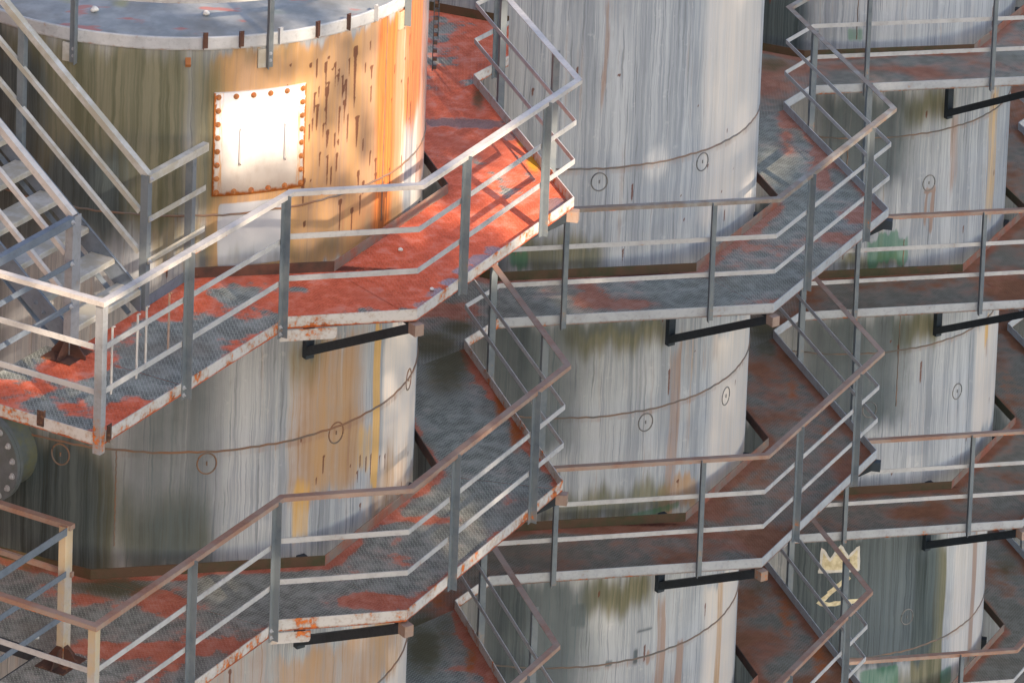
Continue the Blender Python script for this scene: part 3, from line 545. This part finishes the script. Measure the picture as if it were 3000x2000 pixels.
DECK_BASE = {'T1A': .58, 'T1B': .36, 'T1C': .42, 'T2A': .7, 'T2B': .34, 'T2C': .50, 'T2D': .50, 'T3B': .45, 'T3C': .49, 'T3D': .49, 'T3E': .45, 'T4B': .5, 'T4C': .62, 'T4D': .62, 'T4E': .5}
TRIM = [(-.009, 0), (0, 0), (0, -.083), (-.005, -.100), (-.020, -.1113), (-.020, -.104), (-.012, -.097), (-.009, -.08)]
KICK = [(-.006, 0), (.002, 0), (.002, -.102), (-.006, -.102)]
RAIL = [(-.032, 0), (.030, 0), (.030, -.038), (.024, -.038), (.024, -.006), (-.032, -.006)]
MID = [(-.014, 0), (-.006, 0), (-.006, -.045), (-.014, -.045)]
def lpost(a, b, s, far, parent, mat, z0=-.135, z1=HR - .0065, L=.058, bolts=False):
    a, b = np.array(a), np.array(b); t = (b - a) / np.hypot(*(b - a)); n = np.array([t[1], -t[0]]); o = a + t * s + n * .0022; w = .0065
    if far: poly = [o, o + n * w, o + t * (L - w) + n * w, o + t * (L - w) + n * L, o + t * L + n * L, o + t * L]
    else: poly = [o, o + n * L, o + n * L + t * w, o + n * w + t * w, o + n * w + t * L, o + t * L]
    m = MB(); m.prism(poly if np.cross(poly[1] - poly[0], poly[2] - poly[1]) > 0 else poly[::-1], z0, z1); p = m.build('post', mat, parent)
    if bolts:
        for z in (-.04, -.10): bolt((*(o + t * L * .42 + n * w), z), (*n, 0), .012, .010, M_BOLTG, p)
    return p
def bracket(parent, corner, z_tank=-.965, cap=M_CAP):
    r = np.hypot(*corner); d = corner / r; s = np.array([-d[1], d[0]])
    P = lambda rad, z, e=0.: (*(d * rad + s * e), z)
    b = MB(); b.bar(P(RAD + .035, z_tank), P(r - .04, -.172), .075, .075); b.bar(P(RAD + .03, -.20), P(RAD + .03, z_tank - .06), .08, .06, (*d, 0)); b.bar(P(RAD + .5, -.142), P(r - .06, -.142), .05, .048)
    br = b.build('support_bracket', M_DARK, parent)
    b = MB(); b.bar(P(r - .055, -.168), P(r + .045, -.168), .085, .095); b.build('end_cap', cap, br); return br
def fence(parent, path, pre, post, mats):
    rm, mm = mats
    b = MB(); b.sweep(path, RAIL, HR, pre, post); b.build('handrail', rm, parent)
    for z in (HM1, HM2):
        b = MB(); b.sweep(path, MID, z, pre, post); b.build('mid_rail', mm, parent)
def walkway(i, lv, label, rail_mat, mid_mat, post_mat, trim_mat, kick_mat, b_kick=None):
    c = C0 + STEP * i; z = -H * lv; key = 'T%d%s' % (i + 1, 'ABCDE'[lv])
    w = thing('walkway', label, 'walkway', (c[0], c[1], z), 'steel walkways round the tanks')
    dq = [P2, P3, VDE, VCD]; eq = [P3, P4, VEF, VDE]
    first = (i == 0); stub = (key == 'T2A')
    A1, A2, A3 = VEF - STEP, P4 - STEP, VFL - STEP
    if stub:
        quads = [[A1, A2, F0, VCL], [A1, VCL, VBL, A3]]; inner = [[VBL, VCL]]; outer = []
    elif not first:
        quads = [[F0, P2, VCD, VCL], dq, eq, [A1, A2, F0, VCL], [A1, VCL, VBL, A3]]; inner = [[VBL, VCL, VCD, VDE, VEF]]; outer = [F0, P2, P3, P4, F1]
    elif lv == 0:
        vk = np.array([.30, -2.443])
        quads = [[pb(0, 0), pb(1.25, 0), pb(1.25, 1.40), pb(0, 1.42)], [pb(1.25, 0), P1, vk, pb(1.25, 1.16)], [P1, P2, VCD, vk], dq, eq]; inner = [[pb(1.25, 1.16), pb(2.27, 1.16), vk + BD * -.02, vk, VCD, VDE, VEF]]; outer = [P0, P1, P2, P3, P4, F1]
    else:
        quads = [[pb(0, 0), pb(1.28, 0), pb(1.28, 1.38), pb(0, 1.40)], [pb(1.28, 0), P1, VCL, pb(1.28, 1.77)], [pb(1.28, 1.77), VCL, VBL, pb(1.28, 3.69)], [P1, P2, VCD, VCL], dq, eq]; inner = [[VBL, VCL, VCD, VDE, VEF]]; outer = [P0, P1, P2, P3, P4, F1]
    segs = [(a, b) for pl in inner for a, b in zip(pl[:-1], pl[1:])] + [(a, b) for a, b in zip(outer[:-1], outer[1:])]
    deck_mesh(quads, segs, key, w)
    for pl in inner:
        if lv == 0 and first:
            b = MB(); b.sweep(pl[1:4], KICK, 0.0); b.build('inner_toe_board', M_STAIR, w); pl = pl[3:]
        parts = [pl] if len(pl) < 4 or pl[0] is VBL else [pl[:2], pl[1:3], pl[2:]]
        if len(pl) == 5 and pl[0] is VBL: parts = [pl[:3], pl[2:4], pl[3:]]
        for q, pp_ in enumerate(parts):
            b = MB(); ix = lambda P: next((k for k in range(8) if OCT[k] is P), None); i0, i1 = ix(pp_[0]), ix(pp_[-1])
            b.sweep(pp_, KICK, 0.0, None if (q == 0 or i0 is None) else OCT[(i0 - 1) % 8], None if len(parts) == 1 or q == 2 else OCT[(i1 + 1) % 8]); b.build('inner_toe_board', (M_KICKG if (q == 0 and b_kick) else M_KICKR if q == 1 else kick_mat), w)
    if stub: return w
    nxt = P2 + STEP if True else None
    ain = pb(0, 1.0)
    if first: path = [pb(0, 1.42), P0, P1, P2, P3, P4, F1]; pre = None
    else: path = outer; pre = P4 - STEP
    b = MB(); b.sweep(path, TRIM, 0.0, pre, nxt if lv else None); b.build('toe_board', trim_mat, w)
    fence(w, path, pre, nxt if lv else None, (rail_mat, mid_mat))
    sg = [(P2, P3, .70, 1), (P2, P3, 2.15, 1), (P3, P4, .72, 0), (P3, P4, 2.29, 0)]
    if first:
        sg += [(P0, P1, 1.10 if lv == 0 else 1.26, 1), (P0, P1, 2.49, 1)]
        n_a = np.array([-BD[0], -BD[1]]); o = P0 - BD * .006; b = MB(); poly = [P0 + BN * .06 - BD * .003, P0 + BN * .06 - BD * .009, P0 - BN * .009 - BD * .009, P0 - BN * .009 + BD * .055, P0 - BN * .003 + BD * .055, P0 - BN * .003 - BD * .003]; b.prism(poly, -.16, HR - .007); b.build('post', M_POSTL if lv == 0 else M_POSTW, w)
        if lv == 0: sg += [(P4, F1, .30, 1)]
    else: sg += [(F0, P2, .60, 0), (F0, P2, 2.05, 0)]
    for a, b_, s, far in sg: lpost(a, b_, s, far, w, post_mat, bolts=first and a is P0)
    bracket(w, P2); bracket(w, P3, cap=M_DARK if i else M_CAP)
    if first:
        for s, ln in ((2.56, .47),):
            t = (P2 - P1) / np.hypot(*(P2 - P1)); n = np.array([t[1], -t[0]]); a = P1 + t * -.06 + n * .004; e = a + t * (ln if lv == 0 else .33)
            b = MB(); prof = [(0, -.113), (1, -.113), (1, -.175), (.985, -.195), (.95, -.207), (0, -.207)]
            pts = [a + (e - a) * q for q, _ in prof]; f_ = [(*(p), zz) for p, (_, zz) in zip(pts, prof)]; g_ = [(*(p - n * .008), zz) for p, (_, zz) in zip(pts, prof)]
            b.face(f_, [(p[0], .5) for p in prof]); b.face(g_[::-1])
            for k in range(6): b.face([f_[k], g_[k], g_[(k + 1) % 6], f_[(k + 1) % 6]])
            b.build('splice_plate', trim_mat, w)
    return w
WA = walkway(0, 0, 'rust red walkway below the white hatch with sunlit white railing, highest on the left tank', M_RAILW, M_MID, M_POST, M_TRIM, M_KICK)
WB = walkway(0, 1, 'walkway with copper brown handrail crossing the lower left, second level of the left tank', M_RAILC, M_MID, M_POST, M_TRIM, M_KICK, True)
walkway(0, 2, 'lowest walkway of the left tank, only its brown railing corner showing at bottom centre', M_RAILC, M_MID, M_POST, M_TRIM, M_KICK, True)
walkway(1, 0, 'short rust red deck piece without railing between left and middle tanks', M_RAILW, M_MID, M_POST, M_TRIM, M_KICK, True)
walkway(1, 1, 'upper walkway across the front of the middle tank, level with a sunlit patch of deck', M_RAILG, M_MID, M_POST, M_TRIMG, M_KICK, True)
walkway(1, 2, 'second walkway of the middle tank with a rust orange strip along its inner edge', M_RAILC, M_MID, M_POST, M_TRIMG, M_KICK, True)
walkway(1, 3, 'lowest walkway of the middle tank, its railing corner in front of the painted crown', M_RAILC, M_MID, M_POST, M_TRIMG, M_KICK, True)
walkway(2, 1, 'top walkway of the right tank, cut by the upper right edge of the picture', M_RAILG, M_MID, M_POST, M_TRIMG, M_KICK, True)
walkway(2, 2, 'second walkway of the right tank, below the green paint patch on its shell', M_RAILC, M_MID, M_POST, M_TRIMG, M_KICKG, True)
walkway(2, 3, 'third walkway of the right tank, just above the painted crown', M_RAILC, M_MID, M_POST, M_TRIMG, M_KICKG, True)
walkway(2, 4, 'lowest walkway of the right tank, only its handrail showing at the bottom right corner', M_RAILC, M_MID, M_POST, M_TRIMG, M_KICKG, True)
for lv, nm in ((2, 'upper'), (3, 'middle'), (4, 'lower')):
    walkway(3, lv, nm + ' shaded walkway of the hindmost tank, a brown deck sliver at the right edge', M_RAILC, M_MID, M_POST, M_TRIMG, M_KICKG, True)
# rusty hooks hung on the first bay of the first walkway's railing
for s, lo, hi in ((.16, .26, .80), (.50, .26, .78), (.62, .30, .80), (.93, .30, .80)):
    o = P0 + BD * s; n = np.array([BD[1], -BD[0]]); b = MB(); q = o - n * .018
    b.bar((*q, lo), (*q, hi), .020, .008, (*n, 0)); b.bar((*(q + n * .0), hi), (*(q + n * .022), hi + .004), .020, .008); b.build('flat_bar', M_RAILW if int(s * 100) % 3 else M_CAP, WA)
for q, z0, z1, dr in ((P0 + BN * .55 + BD * -.012, -.07, .055, BN), (P0 + BD * .10 + np.array([BD[1], -BD[0]]) * .012, -.08, .05, BD)):
    b = MB(); n = np.array([dr[1], -dr[0]]) * .03; b.prism([q - dr * .03, q + dr * .03, q + dr * .03 + n * .2, q - dr * .024 + n * .2, q - dr * .024 + n, q - dr * .03 + n], z0, z1); b.build('stub_angle', M_KICK, WA)

# ------------------------------------------------------------------ staircase on the first walkway
wl = (C0[0], C0[1], 0)
stairs = thing('metal_staircase', 'blue grey metal stair with open treads climbing left from the rust red walkway', 'staircase', (*(C0 + pb(1.7, 1.15)), DECK))
def SP(al, inw, z): q = C0 + pb(al, inw); return Vector((q[0], q[1], z)) - Vector(stairs.location)
SL = .785; run, rise = .2605, .2035; top = 3.9
for al, inn in ((2.215, -1), (1.235, 1)):
    b = MB(); zt_ = lambda w: .105 + (w - 1.15) * SL
    w0, w1 = 1.15, top
    for th0, th1 in ((0, .010),):
        c0 = [SP(al, w0, zt_(w0) - .215), SP(al, w1, zt_(w1) - .29), SP(al, w1, zt_(w1)), SP(al, w0, zt_(w0))]; c1 = [SP(al + .010, w0, zt_(w0) - .215), SP(al + .010, w1, zt_(w1) - .29), SP(al + .010, w1, zt_(w1)), SP(al + .010, w0, zt_(w0))]
        b.hull8(c0 + c1)
    for dz, wd in ((0, .012), (-.285, .06)):
        ww = w0 + (.09 if dz else 0); x0, x1 = (al - wd, al) if inn < 0 else (al + .01, al + .01 + wd)
        b.hull8([SP(x0, ww, zt_(ww) + dz - .006), SP(x1, ww, zt_(ww) + dz - .006), SP(x1, ww, zt_(ww) + dz), SP(x0, ww, zt_(ww) + dz)] + [SP(x0, w1, zt_(w1) + dz - .006), SP(x1, w1, zt_(w1) + dz - .006), SP(x1, w1, zt_(w1) + dz), SP(x0, w1, zt_(w1) + dz)])
    st = b.build('stringer', M_STAIR, stairs)
    if inn > 0:
        for w in (1.42, 1.50, 1.9, 2.1): bolt(SP(al - .001, w, zt_(w) - .13), (-BD[0], -BD[1], 0), .016, .014, M_STAIR, st)
for k in range(10):
    w, z = 1.15 + run * k, .103 + rise * k; b = MB()
    prof = [(0, -.006), (.006, 0), (.235, 0), (.235, -.03), (.228, -.03), (.228, -.006), (.008, -.008), (.008, -.046), (0, -.046)]
    A = [SP(1.247, w + q, z + d) for q, d in prof]; B_ = [SP(2.213, w + q, z + d) for q, d in prof]
    for q in range(9): r_ = (q + 1) % 9; b.face([A[q], A[r_], B_[r_], B_[q]], [(0, .5), (.2, .5), (.2, .9), (0, .9)])
    b.face(A[::-1]); b.face(B_); b.build('tread', M_TREAD, stairs)
def angle_rail(name, a, b_, side, mat, wt=.062, ht=.055):
    m = MB(); d = (b_ - a).normalized(); s = d.cross(Vector((0, 0, 1))).normalized() * side; u = s.cross(d) * side
    u = u if u.z > 0 else -u; th = .007
    q = lambda p, x, y: p + s * x + u * y
    sec = [(-wt, -th), (0, -th), (0, 0), (-wt, 0)]; m.hull8([q(a, *p) for p in sec] + [q(b_, *p) for p in sec])
    sec = [(-th, -ht), (0, -ht), (0, -th), (-th, -th)]; m.hull8([q(a, *p) for p in sec] + [q(b_, *p) for p in sec])
    return m.build(name, mat, stairs)
RW = .795
for al, mr in ((2.255, M_TREAD), (1.215, M_RAILW)):
    sd = -1 if al > 2 else -1
    angle_rail('handrail', SP(al, 1.14, HR), SP(al, top, HR + (top - 1.14) * RW), sd, mr)
    for z in (.72, .375): angle_rail('mid_rail', SP(al, 1.20, z + .03), SP(al, top, z + .03 + (top - 1.2) * RW), sd, M_TREAD if al > 2 else M_RAILW, .038, .042)
def spost(al, inw, z0, z1, la, li, mat, name='post'):
    """angle post: one leg runs along the walkway, the other inward; corner towards the walkway"""
    o = pb(al, inw) - (np.array(stairs.location[:2]) - C0); w = .007; m = MB(); zo = stairs.location[2]
    m.prism([o, o + BD * la, o + BD * la + BN * w, o + BD * w + BN * w, o + BD * w + BN * li, o + BN * li], z0 - zo, z1 - zo); return m.build(name, mat, stairs)
pl_ = spost(1.195, 1.125, -.085, HR - .01, .115, .07, M_POSTL); pr_ = spost(2.245, 1.125, -.10, HR - .01, .06, .07, M_POST); spost(2.90, 1.125, -.085, HR - .03, .055, .07, M_POST); spost(2.262, 2.40, .78, HR + 1.27 * RW - .01, .06, .06, M_POST)
for nm, a0, a1, ex in (('guard_rail', -.35, 1.20, 0), ('guard_rail', 2.255, 3.115, 0)):
    lft = a0 < 1; mt = M_STAIR if lft else M_TREAD
    m = MB()
    for z, hh in ((HR, .068), (.715, .048), (.36, .048)):
        e = a1 if (z > 1 or lft) else a1 - .03
        m.hull8([SP(a0, 1.112, z - hh), SP(a0, 1.119, z - hh), SP(a0, 1.119, z), SP(a0, 1.112, z)] + [SP(e, 1.112, z - hh), SP(e, 1.119, z - hh), SP(e, 1.119, z), SP(e, 1.112, z)])
        if z > 1: m.hull8([SP(a0, 1.1195, z - .006), SP(a0, 1.17, z - .006), SP(a0, 1.17, z), SP(a0, 1.1195, z)] + [SP(e, 1.1195, z - .006), SP(e, 1.17, z - .006), SP(e, 1.17, z), SP(e, 1.1195, z)])
    g = m.build(nm, mt, stairs)
    for z in (HR - .035, .69, .335): bolt(SP(1.17 if lft else 2.27, 1.110, z), (BD[1], -BD[0], 0), .013, .012, M_BOLTG, g)
def gusset_foot(parent, loc, mat):
    m = MB(); 
    for dv, nv in ((BD, BN), (BN, BD)):
        for sg in (1, -1):
            a = loc + dv * sg * .012; t = nv * .005; A = [(*(a - t), DECK), (*(a + dv * sg * .15 - t), DECK), (*(a + dv * sg * .15 - t), DECK + .02), (*(a + dv * sg * .05 - t), DECK + .14), (*(a - t), DECK + .14)]; B_ = [(p[0] + 2 * t[0], p[1] + 2 * t[1], p[2]) for p in A]
            m.face(A); m.face(B_[::-1])
            for q in range(5): r_ = (q + 1) % 5; m.face([A[q], B_[q], B_[r_], A[r_]])
    m.prism([loc - BD * .16 - BN * .12, loc + BD * .16 - BN * .12, loc + BD * .16 + BN * .16, loc - BD * .16 + BN * .16], DECK + .001, DECK + .010); return m.build('post_foot', mat, parent)
gf = gusset_foot(stairs, np.zeros(2), M_KICK); gf.location = SP(1.20, 1.14, 0)
# railing post and guards beside the deck opening one level lower
og = thing('guard_railing', 'rust edged angle post with guard rails beside the dark deck opening, lower left', 'railing', (*(C0 + pb(1.20, 1.13)), -H + DECK))
sv = stairs; stairs = og; _SP = SP
z_ = -H
o = np.zeros(2); m = MB(); m.prism([o, o + BD * .10, o + BD * .10 + BN * .007, o + BD * .007 + BN * .007, o + BD * .007 + BN * .065, o + BN * .065], 0, HR - DECK - .007); m.build('post', M_POSTW, og)
gusset_foot(og, np.zeros(2), M_KICK).location = (0, 0, -DECK)
m1, m2 = MB(), MB()
for z, hh in ((HR, .066), (.70, .05), (.35, .05)):
    zz = z - DECK; a = -BN * .008
    m1.hull8([(*(a - BD * 1.6), zz - hh), (*(a - BD * 1.6 - BN * .007), zz - hh), (*(a - BD * 1.6 - BN * .007), zz), (*(a - BD * 1.6), zz), (*a, zz - hh), (*(a - BN * .007), zz - hh), (*(a - BN * .007), zz), (*a, zz)])
m1.build('guard_rail', M_STAIR, og)
for z, wd in ((HR, .065), (.66, .03)):
    zz = z - DECK - .001; a = BD * .10 - BN * .02
    m2.hull8([(*a, zz - .04), (*(a - BD * .0 - BD * wd), zz - .04), (*(a - BD * wd), zz), (*a, zz)] + [(*(a + BN * 2.6), zz - .04), (*(a + BN * 2.6 - BD * wd), zz - .04), (*(a + BN * 2.6 - BD * wd), zz), (*(a + BN * 2.6), zz)])
m2.build('handrail', M_RAILC, og)
m = MB()
for p, q in ((pb(1.28, 1.38), pb(1.28, 3.7)), (pb(0, 1.40), pb(1.28, 1.38))):
    m.sweep([q - pb(1.20, 1.13), p - pb(1.20, 1.13)] if p[0] < q[0] else [p - pb(1.20, 1.13), q - pb(1.20, 1.13)], [(-.004, .0), (.004, 0), (.004, -.12), (-.004, -.12)], .004)
m.build('opening_curb', M_DARK, og)

# loose strut and perforated rack between the first two tanks
ca = C0
st = thing('perforated_rack', 'black perforated cable rack hanging beside the orange streaked edge of the left tank', 'cable rack', (C0[0] + 2.245, C0[1] + .25, .78))
b = MB(); b.prism([(-.022, -.03), (-.014, -.03), (-.014, .03), (-.022, .03)], 0, 2.6); b.prism([(.020, -.03), (.028, -.03), (.028, .03), (.020, .03)], .30, 2.6); b.build('side_rail', M_DARK, st)
b = MB()
for k in range(34): b.bar((-.014, 0, .03 + k * .075), (.020, 0, .03 + k * .075), .03, .03)
b.build('rung', M_KICK, st)
st = thing('hanging_angle', 'loose rust edged angle bar hanging from a bolted plate on the middle tank', 'angle bar', (*(C0 + STEP), 0), None)
pA = R_(-20.5); nr = np.array([math.sin(pA), -math.cos(pA)]); tg = np.array([math.cos(pA), math.sin(pA)]); c = nr * (RAD + .06)
b = MB(); b.prism([c, c + tg * .006, c + tg * .006 - nr * .05, c - nr * .05], -.55, 1.7); b.prism([c + tg * .006, c + tg * .05, c + tg * .05 + nr * .006, c + tg * .006 + nr * .006], -.55, 1.7); b.build('angle', M_POST, st)
b = MB(); c = nr * (RAD + .004) + tg * .06; b.prism([c, c + tg * .10, c + tg * .10 + nr * .012, c + nr * .012], .33, .62); hp = b.build('bolted_plate', M_STAIR, st)
for z in (.38, .45): bolt((*(c + tg * .02 + nr * .012), z), (*nr, 0), .014, .012, M_BOLT, hp)

# small loose things
def pebble(label, loc, r, parent=None):
    bm = bmesh.new(); bmesh.ops.create_icosphere(bm, subdivisions=2, radius=r)
    for v in bm.verts: v.co *= 1 + .18 * math.sin(v.co.x * 90 + v.co.y * 70 + v.co.z * 50); v.co.z *= .7
    me = bpy.data.meshes.new('pebble'); bm.to_mesh(me); bm.free(); me.materials.append(M_STONE)
    for p in me.polygons: p.use_smooth = True
    o = bpy.data.objects.new('pebble', me); COL.objects.link(o); o.location = loc; tag(o, label, 'stone', 'white pebbles'); return o
pebble('round white pebble lying on the painted tank roof, left of the rim post', (C0[0] - .62, C0[1] - 1.62, 1.905), .036)
pebble('white stone chip on the tank roof beside red paint patches', (C0[0] + .32, C0[1] - 1.62, 1.905), .030)
pebble('pale pebble on the red deck below the white hatch', (C0[0] + 2.02, C0[1] - 1.72, DECK + .012), .022)
pebble('small grey pebble by the outer edge of the red deck', (C0[0] + 2.30, C0[1] - 2.52, DECK + .012), .020)
pebble('white pebble on the brown deck beside the lower left opening', (*(C0 + pb(1.42, 1.55)), -H + DECK + .012), .024)

# ------------------------------------------------------------------ ground, sky, light, shade trees
b = MB(); b.face([(-1500, -1500, -16), (1500, -1500, -16), (1500, 1500, -16), (-1500, 1500, -16)]); g = b.build('ground', M_GROUND); g['kind'] = 'structure'

SUN_EL, SUN_AZ = R_(29.8), math.atan2(.477, -.879)          # azimuth measured from +Y towards +X
TO_SUN = Vector((math.cos(SUN_EL) * math.sin(SUN_AZ), math.cos(SUN_EL) * math.cos(SUN_AZ), math.sin(SUN_EL)))
W = bpy.data.worlds.new('World'); SC.world = W; W.use_nodes = True; nt = W.node_tree; bg = nt.nodes['Background']
sky = nt.nodes.new('ShaderNodeTexSky'); sky.sky_type = 'NISHITA'; sky.sun_disc = False; sky.sun_elevation = SUN_EL; sky.sun_rotation = SUN_AZ; sky.air_density = 1.0; sky.dust_density = 1.6; sky.ozone_density = 1.0
nt.links.new(sky.outputs[0], bg.inputs[0]); bg.inputs[1].default_value = 0.15
sl = bpy.data.lights.new('Sun', 'SUN'); sl.energy = 3.9; sl.angle = R_(.53); sl.color = (1.0, .80, .60)
so = bpy.data.objects.new('Sun', sl); COL.objects.link(so); so.rotation_euler = (-TO_SUN).to_track_quat('-Z', 'Y').to_euler(); so.location = TO_SUN * 60

b = MB(); b.prism([(-17, -60), (-11, -60), (-11, 30), (-17, 30)], -16, 20); wl_ = b.build('boiler_house', M_BLOCKER); tag(wl_, 'tall dark brick boiler house beside the row of tanks', 'building')  # unseen block, added to cut the light from the left
RT = Vector((-TO_SUN.y, TO_SUN.x, 0)).normalized(); UPS = TO_SUN.cross(RT); UPS = UPS if UPS.z > 0 else -UPS
def light_through(a, b):
    """share of sunlight the crowns let through, a to the right and b up as seen from the sun"""
    w = .06 * math.sin(a * 4.1 + b * 3) + .05 * math.sin(a * 9.7 + 1)
    dap = .5 + .5 * math.sin(a * 13 + 2 * math.sin(b * 7)) * math.sin(b * 15 + 2 * math.sin(a * 5))
    rl = 1.07 + (a + 1.5) * .33                                    # line of the first handrail
    if a > 5.4:
        if abs(b - (1.89 + (a - 9.48) * .386)) < .17 and 8.6 < a < 10.5: return .9 if dap > .3 else .3
        if math.hypot(a - 9.23, b - 1.33) < .13: return 1
        if 7.6 < a < 9.15 and b > 1.7: return .12 * dap * min(1, (a - 7.6) / .8)
        return 0
    if a < -1.25:
        if b < 1.17 + (-1.5 - a) * .9 and b > .42 + (-1.48 - a) * .68: return .95 if dap > .22 else .25
        if .3 < b < .6: return .5 if dap > .72 else .03
        return .8 if abs(b - 1.84 - (-1.18 - a) * 1.33) < .09 and b < 2.8 else 0
    if a < .52:
        if abs(b - rl) < .12: return .95
        if rl - .68 < b < rl: return .22 * dap
        return .25 if (-.4 < a and 2.1 < b < 2.4) else 0
    if a < 1.55 + w:
        if a < .68: return .12
        if 1.98 < b < 2.78: return .7
        if b >= 2.86: return .5 * dap
        return .55 if 1.60 < b < 1.78 else (.2 * dap if b > 1.06 else 0)
    if a < 2.15 + w: return .24 + .4 * (a - 1.55) if b > 1.62 else (.10 * dap if b > 1.12 else 0)
    if a < 3.12: return 1 if b > 1.66 else (.12 if b < 1.0 + .35 * (a < 2.6) else .3 * dap)
    if a < 4.75:
        if b < 1.02: return 0
        if b < 1.62 + (a - 3.19) * .6: return 1
        return .9 if abs(b - 2.41 - (a - 4.08) * 2.57) < .13 and a > 3.95 else (.4 if b > 2.98 else .05)
    return 0
spec = [(-3.4, -.9), (-.9, 4.9), (4.9, 10.6), (10.6, 23.0)]
names = ['tall broadleaf tree with a gap in its crown, nearest the boiler house', 'low crowned broadleaf tree in front of the left tank', 'dense broadleaf tree in front of the middle tank', 'broadleaf tree in front of the right tank']
rt_ = random.Random(5)
for (a0, a1), nm in zip(spec, names):
    b = MB(); n = 0
    while n < 2150 * (a1 - a0):
        a, q = rt_.uniform(a0, a1), rt_.uniform(-8.0, 5.5); n += 1
        lt = light_through(a, q)
        small = .03 < lt < .9; k_ = min(1, -math.log(max(lt, .008)) / 5.0)
        for rep in range(5 if small else 1):
            if rt_.random() > k_: continue
            aa, qq = (a + rt_.uniform(-.12, .12), q + rt_.uniform(-.12, .12)) if small else (a, q)
            c = TO_SUN * rt_.uniform(21.5, 24.5) + RT * aa + UPS * qq; s = rt_.uniform(.055, .11) if small else rt_.uniform(.12, .25); d = Vector((rt_.gauss(0, 1), rt_.gauss(0, 1), rt_.gauss(0, 1))).normalized(); nn = (TO_SUN + d * .6).normalized(); x = nn.orthogonal().normalized(); y = nn.cross(x)
            b.face([c - x * s, c - y * s * .6, c + x * s, c + y * s * .6 + nn * s * .3])
    ctr = TO_SUN * 23 + RT * ((a0 + a1) / 2) + UPS * -2
    t = thing('broadleaf_tree', nm, 'tree', (ctr.x, ctr.y, -16), 'trees standing in the sun side of the tanks')
    o = b.build('crown', M_LEAF, t); o.matrix_parent_inverse = Matrix.Translation(-Vector(t.location))
    b = MB(); b.cyl((0, 0, 0), (0, 0, 22), .45, 12, .2); b.build('trunk', M_BARK, t)


# ------------------------------------------------------------------ camera
cam = bpy.data.cameras.new('Camera'); co_ = bpy.data.objects.new('Camera', cam); COL.objects.link(co_); SC.camera = co_
cam.sensor_width = 36; cam.sensor_fit = 'HORIZONTAL'; cam.lens = 13242.95 / 3000 * 36; cam.shift_x = (1500 - 1441.98) / 3000; cam.shift_y = -(1000 + 2703.0) / 3000
cam.clip_start = .5; cam.clip_end = 4000
pt, ro = 0.139274632, -0.0352938606; cp, sp_ = math.cos(pt), math.sin(pt); cr, sr = math.cos(ro), math.sin(ro)
X, Y, Fw = Vector((1, 0, 0)), Vector((0, sp_, cp)), Vector((0, cp, -sp_))
rt, up = X * cr - Y * sr, X * sr + Y * cr
M = Matrix((rt, up, -Fw)).transposed().to_4x4(); M.translation = Vector((1.0974, -33.0526, 15.0727)); co_.matrix_world = M
SC.view_settings.view_transform = 'Standard'; SC.view_settings.look = 'None'; SC.view_settings.exposure = 1.38; SC.view_settings.gamma = 1
